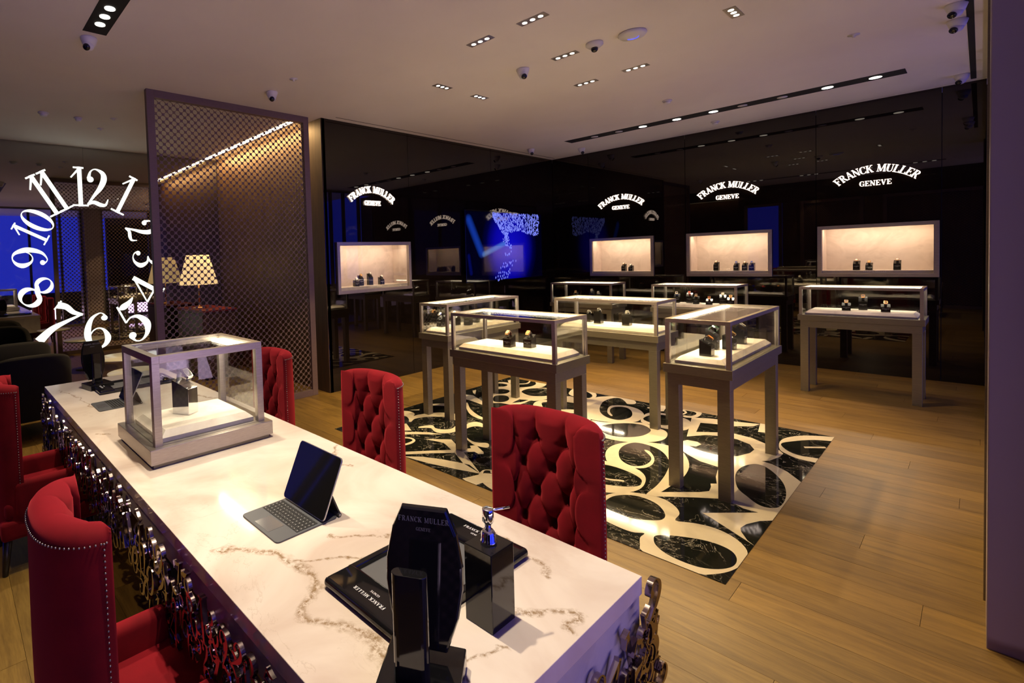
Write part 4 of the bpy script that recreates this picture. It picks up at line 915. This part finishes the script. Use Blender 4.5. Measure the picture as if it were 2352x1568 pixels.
# tablet with keyboard
def tablet(loc, label):
    t = empty('tablet_with_keyboard', loc, 0, label=label, cat='tablet', group='tablets with keyboards on the marble table')
    W_, Dp = .246, .262
    def rrect(x0, x1, y0, y1, r):
        o = []
        for c_, (cx_, cy_) in enumerate(((x1-r, y1-r), (x0+r, y1-r), (x0+r, y0+r), (x1-r, y0+r))):
            for k in range(5): a = PI/2*(c_+k/4); o.append((cx_+r*math.cos(a), cy_+r*math.sin(a)))
        return o
    kd = mk('keyboard_deck', MB().prism(rrect(0, W_, 0, Dp-.02, .014), lambda p: (p[0], p[1], 0), lambda p: (p[0], p[1], .0055)), M_GREYAL, t, bev=.001)
    mk('trackpad', MB().box(W_*.31, W_*.69, .012, .072, .0055, .0060), M_PAD, kd)
    kb = MB(); y_ = .080
    for r_, (n_, h_) in enumerate(((10, .015), (12, .0155), (13, .0155), (14, .0155), (14, .0155), (14, .008))):
        kw = (W_-.016)/n_
        for k in range(n_):
            if r_ == 0 and 3 <= k <= 6:
                if k == 3: kb.box(.008+3*kw+.001, .008+7*kw-.001, y_, y_+h_-.002, .0055, .0072)
                continue
            kb.box(.008+k*kw+.001, .008+(k+1)*kw-.001, y_, y_+h_-.002, .0055, .0072)
        y_ += h_
    o = mk('keys', kb, M_KEY, kd); tag(o, kind='stuff')
    pk = MB()
    for r_ in range(5):
        for k in range(13): xx = .008+(k+.5)*(W_-.016)/13; yy = .087+r_*.0155; pk.box(xx-.0012, xx+.0012, yy-.0012, yy+.0012, .0072, .0073)
    o = mk('key_legends', pk, M_PRINT, kd); tag(o, kind='stuff')
    hb = mk('hinge_bar', MB().lathe([(.0075, 0), (.0075, W_)], 14, (0, Dp-.012, .0078), 'x'), M_KEY, t)
    mk('hinge_cap', MB().lathe([(.0045, W_), (.0045, W_+.0012)], 14, (0, Dp-.012, .0078), 'x'), M_SILV, hb, label='small silver hinge cap')
    # support flap leaning forward, then the tablet leaning back on it
    mk('support_flap', MB().prism([(Dp-.006, .012), (Dp-.012, .012), (Dp-.042, .080), (Dp-.036, .082)], lambda p: (.004, p[0], p[1]), lambda p: (W_-.004, p[0], p[1])), M_KEY, t)
    tl = math.radians(25); M_ = Matrix.Translation((-.008, Dp-.088, .012)) @ Matrix.Rotation(-tl, 4, 'X')
    W2, HT = .262, .212
    bd = MB().prism(rrect(0, W2, 0, HT, .014), lambda p: (p[0], 0, p[1]), lambda p: (p[0], .006, p[1]))
    bo = mk('tablet_body', MB().merge(bd, M_), M_SILV, t, bev=.001)
    mk('tablet_glass', MB().merge(MB().prism(rrect(.002, W2-.002, .002, HT-.002, .012), lambda p: (p[0], -.0006, p[1]), lambda p: (p[0], .0001, p[1])), M_), M_BLACK, bo)
    return t
tablet((-1.648, .770, TZ), 'grey tablet on a keyboard stand on the table, nearest, in front of the black tray')
tablet((-3.700, .700, TZ), 'grey tablet on a keyboard stand on the table, behind the glass case')

# presentation tray
def tray(loc, label, lw=.300, ll=.530):
    t = empty('presentation_tray', loc, 0, label=label, cat='tray', group='black presentation trays on the marble table')
    h = .030
    def bar(x0, x1, y0, y1, x_round=False): return cushion(x0, x1, y0, y1, .002, h, .013, 4)
    e = .105; s_ = .024
    te1 = mk('tray_end', bar(0, lw, 0, e), M_BLACK, t); te2 = mk('tray_end', bar(0, lw, ll-e, ll), M_BLACK, t)
    mk('tray_side', MB().box(.004, s_, e-.02, ll-e+.02, .002, h-.001), M_BLACK, t, bev=.003); mk('tray_side', MB().box(lw-s_, lw-.004, e-.02, ll-e+.02, .002, h-.001), M_BLACK, t, bev=.003)
    mk('felt_pad', MB().box(s_-.002, lw-s_+.002, e-.02, ll-e+.02, .002, .014), M_GREYFELT, t, label='grey felt pad')
    b1 = brand_mb(.0115, .0004, 'xy', False); b2 = brand_mb(.0115, .0004, 'xy', False)
    mk('lettering', b1, M_PRINT, te2, (lw/2, ll-.045, h+.0003))
    mk('lettering', b2, M_PRINT, te1, (lw/2, .045, h+.0003), PI)
    return t
tray((-1.132, .757, TZ), 'black lacquer tray with grey felt pad on the table, nearest, behind the mirror stand')
tray((-4.200, .800, TZ), 'black lacquer tray with grey felt pad at the far end of the table')

# coffin-shaped mirror on a stand
def mirror_stand(loc, rz, label):
    t = empty('mirror_stand', loc, rz, label=label, cat='mirror', group='black table mirrors on stands')
    mk('base', MB().box(-.083, .083, -.175, 0, 0, .040), M_BLACK, t, bev=.003)
    pill = []
    for k in range(9): a = -PI/2+PI*k/8; pill.append((.0365-.014+.014*math.cos(a), .014*math.sin(a)))
    pill += [(-x, -y) for x, y in pill]
    mk('column', MB().prism(pill, lambda p: (p[0]-.012, p[1]-.115, .040), lambda p: (p[0]-.012, p[1]-.115, .262)), M_BLACK, t, bev=.0012)
    # head: barrel outline seen from the front
    out = [(-.050, .350), (.050, .350), (.072, .300), (.084, .235), (.084, .190), (.074, .130), (.050, .060), (-.050, .060), (-.074, .130), (-.084, .190), (-.084, .235), (-.072, .300)]
    M_ = Matrix.Translation((0, -.055, .0)) @ Matrix.Rotation(math.radians(-9), 4, 'X')
    inn = [(x*.90, (z-.205)*.94+.205) for x, z in out]; mb = MB(); n = len(out)
    vs = [(x, 0, z) for x, z in out]+[(x*.97, -.010, (z-.205)*.98+.205) for x, z in out]+[(x, -.014, z) for x, z in inn]+[(x, .014, z) for x, z in inn]
    fs = [tuple(2*n+k for k in range(n)), tuple(3*n+k for k in range(n-1, -1, -1))]
    for k in range(n):
        k2 = (k+1) % n; fs += [(k, n+k, n+k2, k2), (n+k, 2*n+k, 2*n+k2, n+k2), (k2, 3*n+k2, 3*n+k, k)]
    hd_ = mk('mirror_head', MB().merge(mb.add(vs, fs), M_), M_BLACK, t, bev=.0015)
    mk('pivot', MB().tube([(-.012, -.112, .20), (-.006, -.060, .20)], .008, 10), M_BLACKM, t)
    br = MB().merge(brand_mb(.0108, .0003, 'xz', False), M_ @ Matrix.Translation((0, -.0143, .318)))
    mk('lettering', br, simple('dim_silver_print', (.16, .16, .17), .4), hd_)
    return t
mirror_stand((-.772, .792, TZ), math.radians(33), 'black barrel-shaped table mirror on a square base, nearest to the camera')
mirror_stand((-4.26, .83, TZ), math.radians(100), 'black barrel-shaped table mirror standing at the far end of the table')

# soap dispenser
sd = empty('soap_dispenser', (-.758, .997, TZ), 0, label='black square pump dispenser with chrome pump beside the tray', cat='dispenser')
mk('bottle', MB().box(-.040, .040, -.045, .045, 0, .190), M_BLACK, sd, bev=.002)
mk('pump_collar', MB().lathe([(.0001, .190), (.020, .190), (.020, .196), (.0175, .198), (.0175, .214), (.012, .222), (.0001, .222)], 24), M_CHROME, sd)
mk('pump_head', MB().lathe([(.0080, .215), (.0080, .236), (.0140, .243), (.0140, .272), (.0125, .274), (.0001, .274)], 24), M_CHROME, sd)
mk('spout', MB().tube([(0, 0, .268), (.012, .030, .267), (.022, .056, .2665)], .0032, 10), M_CHROME, sd)

# =================================================================== watches on stands
def stand_mesh(h, w_=.070, d=.070):
    fh = h*.66
    mb = MB(); x0, x1 = -w_/2, w_/2; y0, y1 = -d/2, d/2
    vs = [(x0, y0, 0), (x1, y0, 0), (x1, y1, 0), (x0, y1, 0), (x0, y0, fh), (x1, y0, fh), (x1, y1, h), (x0, y1, h)]
    return mb.add(vs, [(0, 3, 2, 1), (4, 5, 6, 7), (0, 1, 5, 4), (1, 2, 6, 5), (2, 3, 7, 6), (3, 0, 4, 7)])
def tonneau(w_, h, n=6):
    o = []
    for k in range(n+1): t = k/n; o.append((w_/2*(.78+.22*math.sin(PI*t)), -h/2+h*t))
    return o+[(-x, -y) for x, y in o]
STR = {k: simple('strap_'+k, c, .6) for k, c in dict(black=(.01, .01, .01), brown=(.12, .05, .02), red=(.55, .02, .02), blue=(.03, .05, .25), white=(.6, .58, .55), green=(.02, .07, .03), orange=(.5, .2, .03), grey=(.12, .12, .12)).items()}
DIALM = {k: simple('dial_'+k, c, .35) for k, c in dict(black=(.01, .01, .012), white=(.6, .58, .52), gold=(.5, .33, .12), red=(.6, .03, .02), blue=(.02, .05, .3), orange=(.55, .22, .04), green=(.02, .1, .04)).items()}
smesh = {}; STRAPM = {}; CASEM = {}; DIM = {}
M_STAND = simple('black_stand_lacquer', (0.010, 0.0095, 0.009), 0.16, 0, .5)
def strap_mb():
    prof = []; mb = MB(); n = 22; ro, ri = .0255, .0225; w2 = .0115; vs = []; fs = []
    for k in range(n+1):
        a = math.radians(-70+320*k/n)
        for r_, s_ in ((ro, -1), (ro, 1), (ri, 1), (ri, -1)): vs.append((s_*w2, -r_*math.cos(a)*1.0, r_*math.sin(a)))
    for k in range(n):
        for q in range(4): fs.append((k*4+q, k*4+(q+1) % 4, (k+1)*4+(q+1) % 4, (k+1)*4+q))
    return mb.add(vs, fs, True)
def watch_set(where, x, y, z, rz, h, strap, case_, dial, desc, scale=1.0):
    """stand and the watch it carries: two things"""
    hk = round(h, 3)
    if hk not in smesh: smesh[hk] = stand_mesh(h).mesh('watch_stand'); smesh[hk].materials.append(M_STAND)
    s = link(bpy.data.objects.new('watch_stand', smesh[hk]), None, (x, y, z), rz); s.scale = (scale,)*3
    tag(s, 'black watch stand %s' % desc, 'stand', where)
    if 'print' not in smesh: smesh['print'] = brand_mb(.0052, .0003, 'xz', False).mesh('lettering'); smesh['print'].materials.append(M_PRINT)
    link(bpy.data.objects.new('lettering', smesh['print']), s, (0, -.0352, hk*.40))
    wt = empty('wristwatch', (0, 0, 0), 0, label='%s wristwatch %s %s' % (('rose-gold' if case_ == 'gold' else 'steel'), strap+'-strapped', desc), cat='watch', group=where.replace('stands', 'watches'))
    Mw = Matrix.Translation((x, y, z)) @ Matrix.Rotation(rz, 4, 'Z') @ Matrix.Scale(scale, 4) @ Matrix.Translation((0, -.006, h*.83+.016)) @ Matrix.Rotation(math.radians(-52), 4, 'X')
    wt.matrix_world = Mw
    if strap not in STRAPM: STRAPM[strap] = strap_mb().mesh('strap'); STRAPM[strap].materials.append(STR[strap])
    link(bpy.data.objects.new('strap', STRAPM[strap]), wt)
    if case_ not in CASEM:
        tn = tonneau(.036, .044); q = MB().prism(tn, lambda p: (p[0], -.020, p[1]), lambda p: (p[0]*.9, -.0295, p[1]*.9))
        CASEM[case_] = q.mesh('watch_case'); CASEM[case_].materials.append(M_GOLD if case_ == 'gold' else M_STEEL)
    link(bpy.data.objects.new('watch_case', CASEM[case_]), wt)
    if dial not in DIM:
        tn = tonneau(.026, .033); DIM[dial] = MB().prism(tn, lambda p: (p[0], -.0295, p[1]), lambda p: (p[0], -.0300, p[1])).mesh('dial'); DIM[dial].materials.append(DIALM[dial])
    link(bpy.data.objects.new('dial', DIM[dial]), wt)
W_ = [
 ('c1', -2.385, 3.470, 0, .10, 'brown', 'gold', 'white', 'left of the pair in the showcase behind the nearest chair'),
 ('c1', -2.250, 3.545, 0, .10, 'black', 'gold', 'gold', 'right of the pair in the showcase behind the nearest chair'),
 ('c2', -3.600, 4.03, -.1, .12, 'black', 'steel', 'black', 'nearest in the long showcase by the left wall'),
 ('c2', -3.560, 4.22, -.1, .12, 'brown', 'gold', 'orange', 'second nearest in the long showcase by the left wall'),
 ('c2', -3.460, 4.30, .2, .11, 'white', 'steel', 'white', 'third from the front in the long showcase by the left wall'),
 ('c2', -3.530, 4.52, .2, .09, 'black', 'steel', 'black', 'fourth from the front in the long showcase by the left wall'),
 ('c2', -3.545, 4.80, .1, .09, 'black', 'steel', 'black', 'farthest in the long showcase by the left wall'),
 ('c3', -2.62, 5.24, PI, .085, 'black', 'steel', 'black', 'leftmost of three in the showcase at the far inlay edge'),
 ('c3', -2.485, 5.18, PI, .125, 'black', 'steel', 'white', 'middle and tallest in the showcase at the far inlay edge'),
 ('c3', -2.205, 5.18, PI, .115, 'grey', 'steel', 'white', 'rightmost in the showcase at the far inlay edge'),
 ('c4', -1.185, 4.010, PI/2, .11, 'black', 'gold', 'orange', 'nearest in the long right showcase'),
 ('c4', -1.235, 4.30, PI/2, .15, 'green', 'steel', 'green', 'tallest in the long right showcase'),
 ('c4', -1.150, 4.37, PI/2, .10, 'brown', 'gold', 'gold', 'low one in the middle of the long right showcase'),
 ('c4', -1.160, 4.66, PI/2, .13, 'black', 'steel', 'white', 'farthest in the long right showcase'),
 ('c5', -4.06, 7.72, .3, .10, 'brown', 'gold', 'gold', 'left one in the far showcase below the corner niche'),
 ('c5', -3.80, 7.72, .2, .14, 'white', 'steel', 'white', 'middle one in the far showcase below the corner niche'),
 ('c5', -3.69, 7.70, .2, .10, 'white', 'steel', 'white', 'right one in the far showcase below the corner niche'),
 ('c6', -2.64, 7.76, .2, .12, 'blue', 'steel', 'blue', 'leftmost of six in the far showcase under the middle niche'),
 ('c6', -2.50, 7.80, .2, .13, 'red', 'steel', 'red', 'second of six in the far showcase under the middle niche'),
 ('c6', -2.39, 7.70, .2, .10, 'brown', 'gold', 'white', 'third of six in the far showcase under the middle niche'),
 ('c6', -2.23, 7.66, .2, .07, 'red', 'gold', 'red', 'low red one in the far showcase under the middle niche'),
 ('c6', -2.12, 7.80, .2, .12, 'green', 'steel', 'white', 'fifth of six in the far showcase under the middle niche'),
 ('c6', -2.02, 7.74, .2, .09, 'orange', 'gold', 'orange', 'rightmost of six in the far showcase under the middle niche'),
 ('c7', -.935, 7.63, .1, .08, 'black', 'gold', 'white', 'left one in the showcase under the rightmost niche'),
 ('c7', -.820, 7.78, .1, .14, 'black', 'gold', 'white', 'tall middle one in the showcase under the rightmost niche'),
 ('c7', -.635, 7.63, .1, .08, 'black', 'gold', 'gold', 'right one in the showcase under the rightmost niche')]
for c_, x, y, rz, h, s_, ca_, di, ds in W_: watch_set('watch stands in the glass showcases', x, y, STG, rz, h, s_, ca_, di, ds)
NZ = NZ0+.045+.0355
for x, y, rz, h, s_, ca_, di, ds in (
 (-3.900, 9.08, 0, .13, 'black', 'gold', 'white', 'left one in the niche nearest the corner'), (-3.780, 9.07, 0, .10, 'black', 'steel', 'white', 'right one in the niche nearest the corner'),
 (-2.545, 9.08, 0, .14, 'black', 'gold', 'white', 'leftmost in the middle niche'), (-2.290, 9.07, 0, .12, 'blue', 'steel', 'blue', 'second from left in the middle niche'),
 (-2.190, 9.08, 0, .12, 'black', 'gold', 'white', 'third from left in the middle niche'), (-2.105, 9.07, 0, .12, 'black', 'steel', 'blue', 'rightmost in the middle niche'),
 (-1.015, 9.08, 0, .13, 'black', 'gold', 'white', 'leftmost in the rightmost niche'), (-.900, 9.07, 0, .10, 'black', 'gold', 'gold', 'middle one in the rightmost niche'),
 (-.655, 9.08, 0, .13, 'black', 'gold', 'white', 'right one in the rightmost niche'),
 (-5.22, 4.20, PI/2-.2, .09, 'black', 'steel', 'white', 'leftmost in the left wall niche'), (-5.29, 4.335, PI/2-.2, .15, 'brown', 'gold', 'gold', 'second in the left wall niche'),
 (-5.29, 4.50, PI/2-.2, .17, 'black', 'steel', 'white', 'tallest in the left wall niche'), (-5.24, 4.66, PI/2-.2, .11, 'black', 'steel', 'white', 'rightmost in the left wall niche')):
    watch_set('watch stands in the wall niches', x, y, NZ, rz, h, s_, ca_, di, ds, .92)
# the single mirrored stand in the table case
ms = mk('watch_block', MB().prism([(-.052, 0), (.052, 0), (.052, .130), (.010, .150), (-.052, .172)], lambda p: (p[0], -.035, p[1]), lambda p: (p[0], .035, p[1])), M_CHROME, None, (-2.585, .925, TZ+.1355), math.radians(28), bev=.001)
tag(ms, 'mirror-polished block stand inside the glass case on the table', 'stand')
wt = empty('wristwatch', (0, 0, 0), 0, label='dark steel wristwatch on the mirror-polished block inside the table case', cat='watch')
wt.matrix_world = Matrix.Translation((-2.590, .925, TZ+.315)) @ Matrix.Rotation(math.radians(118), 4, 'Z') @ Matrix.Scale(1.35, 4) @ Matrix.Rotation(math.radians(-45), 4, 'X')
link(bpy.data.objects.new('strap', STRAPM['grey']), wt); link(bpy.data.objects.new('watch_case', CASEM['steel']), wt); link(bpy.data.objects.new('dial', DIM['black']), wt)

# =================================================================== ceiling fittings and their lamps
def triple(x, y, along, aim, label, pw=1.0):
    t = empty('ceiling_spotlight', (x, y, CEIL), 0 if along == 'x' else PI/2, label=label, cat='ceiling light', group='three-lamp recessed ceiling spotlights')
    tp = mk('trim_plate', MB().box(-.115, .115, -.040, .040, -.004, -.001), M_FRAME, t, bev=.001)
    for k in (-1, 0, 1):
        mk('lamp', MB().lathe([(.0001, -.006), (.019, -.006), (.019, -.004)], 16, (k*.066, 0, 0)), M_DOT, tp)
    spot('spotlight', (x, y, CEIL-.02), aim, L_DOT*pw, 82, WARM, .18)
TR = [(-2.13, 3.49, 'x', (-2.2, 3.6, 0), 'recessed three-lamp ceiling spotlight, large, nearest the camera'),
 (-2.60, 3.48, 'x', (-2.9, 3.7, 0), 'recessed three-lamp ceiling spotlight left of the nearest one'),
 (-2.35, 4.36, 'x', (-2.0, 4.4, 0), 'recessed three-lamp ceiling spotlight between the two white domes'),
 (-2.11, 5.23, 'x', (-1.6, 5.2, 0), 'recessed three-lamp ceiling spotlight in the far row, right one'),
 (-2.60, 5.24, 'x', (-2.9, 5.6, 0), 'recessed three-lamp ceiling spotlight in the far row, left one'),
 (-3.52, 4.06, 'y', (-3.6, 4.3, 0), 'recessed three-lamp ceiling spotlight nearest the lattice screen'),
 (-3.515, 4.67, 'y', (-3.6, 5.3, 0), 'recessed three-lamp ceiling spotlight second from the lattice screen'),
 (-1.18, 4.655, 'y', (-.9, 4.0, 0), 'recessed three-lamp ceiling spotlight over the right showcase')]
for a in TR: triple(*a)
tk = empty('track_light', (-2.33, 7.76, CEIL), 0, label='long black recessed track light along the back wall', cat='ceiling light')
mk('channel', MB().box(-1.83, 1.83, -.115, .115, -.003, -.0005), M_SLOT, tk)
for k, x in enumerate((-3.734, -3.374, -3.046, -2.615, -2.193, -1.885, -1.499, -1.102, -.723)):
    mk('lamp', MB().lathe([(.0001, -.007), (.050, -.007), (.050, -.003)], 16, (x+2.33, .0, 0)), M_DOT if k not in (0, 1, 5, 6) else M_WHITE, tk)
    spot('track_spotlight', (x, 7.72, CEIL-.02), (x-.1, 6.15, 0), L_TRACK, 46, (1.0, .68, .50), .15)
    if k % 2 == 0: spot('track_spotlight', (x, 7.80, CEIL-.02), (x, 8.55, 0), L_TRACK*.5, 40, (1.0, .60, .25), .2)
t2 = empty('recessed_slot_light', (-2.4, .945, CEIL), 0, label='wide black recessed light slot above the marble table', cat='ceiling light')
mk('channel', MB().box(-1.775, 1.9, -.080, .080, -.003, -.0005), M_SLOT, t2)
for x in (-4.00, -3.86, -3.72, -2.9, -2.76, -2.62, -1.8, -1.66, -1.52, -.95, -.81, -.67):
    mk('lamp', MB().lathe([(.0001, -.008), (.034, -.008), (.034, -.003)], 18, (x+2.4, 0, 0)), M_DOT, t2)
for x, pw in ((-3.86, .75), (-2.76, 1.0), (-1.66, 1.25), (-.9, 1.2)):
    spot('table_spotlight', (x, .945, CEIL-.02), (x, 1.0, 0), L_TABLE*pw, 62, WARMW, .25, .03)

def turret(x, y, yaw, label, s=1.0):
    t = empty('security_camera', (x, y, CEIL), yaw, label=label, cat='camera', group='white turret security cameras on the ceiling')
    mk('mount', MB().lathe([(.0001, -.001), (.058*s, -.001), (.060*s, -.010), (.044*s, -.058*s), (.0001, -.060*s)], 24), M_WHITE, t)
    eb = mk('eyeball', MB().ball((0, -.008, -.060*s), .040*s, 18, 12), M_WHITE, t)
    mk('lens', MB().lathe([(.026*s, 0), (.024*s, .012*s), (.0001, .013*s)], 18), M_LENS, eb, (0, -.008-.030*s, -.060*s-.022*s)).rotation_euler = (math.radians(125), 0, 0)
turret(-4.292, .93, .9, 'white security camera beside the black light slot, top left')
turret(-4.617, 2.69, 1.0, 'white security camera above the lattice screen')
turret(-2.754, 4.33, .8, 'white security camera in the middle of the ceiling')
turret(-4.78, 7.70, .9, 'white security camera above the television')
turret(-4.275, 8.42, .8, 'white security camera at the back ceiling corner')
turret(-.129, 5.93, -.5, 'white security camera at the right ceiling edge, nearer one', 1.0)
turret(-.132, 6.36, -.5, 'white security camera at the right ceiling edge, second one', 1.0)
turret(-.145, 8.49, -.5, 'white security camera over the right end of the back wall')
t = empty('dome_camera', (-2.065, 4.317, CEIL), 0, label='white domed camera with black lens between the spotlights', cat='camera')
mk('mount', MB().lathe([(.0001, -.001), (.066, -.001), (.068, -.020), (.045, -.040), (.0001, -.041)], 28), M_WHITE, t); mk('lens', MB().ball((0, 0, -.050), .028, 14, 10), M_LENS, t)
t = empty('wireless_access_point', (-1.79, 4.385, CEIL), 0, label='round white disc with a blue light arc on the ceiling', cat='access point')
mk('housing', MB().lathe([(.0001, -.001), (.100, -.001), (.105, -.012), (.092, -.028), (.0001, -.034)], 36), M_WHITE, t)
mk('light_arc', MB().tube([(.045*math.cos(a), .045*math.sin(a), -.034) for a in [math.radians(20+i*10) for i in range(15)]], .003, 6), M_BLUEGLOW, t, label='blue glowing arc')
def detector(x, y, label, s=1.0):
    t = empty('smoke_detector', (x, y, CEIL), 0, label=label, cat='smoke detector', group='small white ceiling detectors')
    mk('base', MB().lathe([(.0001, -.001), (.05*s, -.001), (.05*s, -.012), (.0001, -.013)], 24), M_WHITE, t)
    mk('head', MB().lathe([(.036*s, -.013), (.034*s, -.034), (.022*s, -.042), (.0001, -.043)], 24), M_WHITE, t)
detector(-2.353, 6.69, 'white smoke detector between the spotlights and the track light'); detector(-2.352, 8.40, 'white smoke detector behind the track light')
detector(-6.592, .93, 'smoke detector over the lounge, leftmost of the row', 1.1); detector(-6.616, 1.278, 'smoke detector over the lounge, right of the leftmost', .9)
for x, y, lb in ((-6.444, 1.62, 'small sprinkler head over the lounge, right one'), (-6.988, 1.598, 'small sprinkler head over the lounge, nearest the mirror wall'), (-.691, 6.026, 'flat sprinkler cover on the ceiling near the right edge'), (-4.177, 2.677, 'flat sprinkler cover beside the camera above the lattice screen')):
    o = mk('sprinkler_cover', MB().lathe([(.0001, -.001), (.040, -.001), (.040, -.004), (.010, -.006), (.010, -.022), (.0001, -.023)], 20), M_WHITE, None, (x, y, CEIL)); tag(o, lb, 'sprinkler', 'ceiling sprinklers')
# light cove beside the veneer wall
cv = empty('cove_light', (-6.75, 3.44, CEIL), 0, label='warm strip of light set in the ceiling behind the lattice screen', cat='ceiling light')
mk('diffuser', MB().box(-1.40, 1.28, -.03, .03, -.006, -.001), M_LED, cv)
area('cove_lamp', (-6.8, 3.46, CEIL-.03), (math.radians(25), 0, 0), 2.6, .05, L_COVE, (1.0, .55, .18))

# =================================================================== lounge beyond the table
def tub(loc, rz, label):
    t = empty('lounge_chair', loc, rz, label=label, cat='armchair', group='charcoal lounge chairs')
    mb = MB(); n = 26; vs = []; fs = []
    for i in range(n+1):
        a = math.radians(-15+210*i/n); c_, s_ = math.cos(a), math.sin(a)
        x, y = .36*abs(c_)**.6*(1 if c_ > 0 else -1), -.34*abs(s_)**.6*(1 if s_ > 0 else -1)
        hgt = .62+.20*max(0, s_)**.5
        for k, (m_, z) in enumerate(((1, .18), (1.02, hgt-.03), (.98, hgt), (.86, hgt), (.82, hgt-.03), (.82, .18))): vs.append((x*m_, y*m_, z))
    for i in range(n):
        for k in range(6): fs.append((i*6+k, (i+1)*6+k, (i+1)*6+(k+1) % 6, i*6+(k+1) % 6))
    fs += [tuple(range(6)), tuple(n*6+k for k in range(5, -1, -1))]
    mk('shell', mb.add(vs, fs, True), M_CHARCOAL, t); mk('seat', cushion(-.29, .29, -.27, .30, .18, .44, .05), M_CHARCOAL, t)
    for sx in (-1, 1):
        for sy in (-1, 1): mk('leg', MB().tube([(sx*.22, sy*.20, .19), (sx*.24, sy*.22, 0)], [.02, .012], 8), M_LEG, t)
tub((-6.18, .62, 0), -PI/2+PI, 'charcoal lounge chair beyond the table, nearer one'); tub((-7.36, .60, 0), PI/2, 'charcoal lounge chair beyond the table, nearer the mirror wall')
M_RND = simple('pale_stone_top', (0.62, 0.62, 0.55), .3)
def round_table(x, y, r, h, label):
    t = empty('round_side_table', (x, y, 0), 0, label=label, cat='side table', group='round lounge tables')
    mk('table_top', MB().lathe([(.0001, h-.025), (r-.008, h-.025), (r, h-.012), (r-.004, h), (.0001, h)], 40), M_RND, t)
    mk('pedestal', MB().lathe([(.02, .03), (.02, h-.03)], 14), M_CHAMP, t); mk('foot', MB().lathe([(.0001, 0), (.17, 0), (.17, .012), (.03, .03), (.0001, .03)], 28), M_CHAMP, t)
round_table(-5.62, 1.50, .27, .56, 'round pale side table just beyond the marble table'); round_table(-7.05, 1.75, .33, .50, 'round pale side table near the mirror wall')
lc = empty('lounge_cabinet', (-7.45, 3.05, 0), 0, label='red-topped lounge cabinet behind the lattice screen', cat='cabinet')
mk('body', MB().box(-.5, .5, -.25, .25, .05, .97), M_WOOD, lc, bev=.003); mk('plinth', MB().box(-.47, .47, -.22, .22, 0, .05), M_SLOT, lc); mk('top', MB().box(-.51, .51, -.26, .26, .97, 1.0), M_RED2, lc, bev=.002)
for k in (-1, 1): mk('door', MB().box(-.49 if k < 0 else .005, -.005 if k < 0 else .49, -.262, -.25, .07, .95), M_WOOD, lc, bev=.001)
lp = empty('table_lamp', (-7.45, 2.95, 1.0), 0, label='lit table lamp with conical shade behind the lattice screen', cat='lamp')
mk('base', MB().lathe([(.0001, 0), (.10, 0), (.10, .015), (.02, .03), (.0001, .03)], 28), M_GOLD, lp); mk('pole', MB().lathe([(.012, .03), (.012, .5)], 12), M_GOLD, lp)
shd = mk('shade', MB().lathe([(.285, .36), (.165, .80)], 40), M_SHADE, lp); mk('shade_lining', MB().lathe([(.280, .361), (.161, .799)], 40), M_SHADEIN, shd)
pl = bpy.data.lights.new('lamp_bulb', 'POINT'); pl.energy = 14; pl.color = (1, .65, .3); pl.shadow_soft_size = .04
po = bpy.data.objects.new('lamp_bulb', pl); COL.objects.link(po); po.location = (-7.45, 2.95, 1.50)
spot('lounge_spotlight', (-6.45, 1.35, CEIL-.02), (-6.3, 1.2, 0), L_LOUNGE, 70, WARM, .3)
spot('floor_spotlight', (-2.9, -.45, CEIL-.02), (-2.9, -.35, 0), 70, 56, WARM, .15)
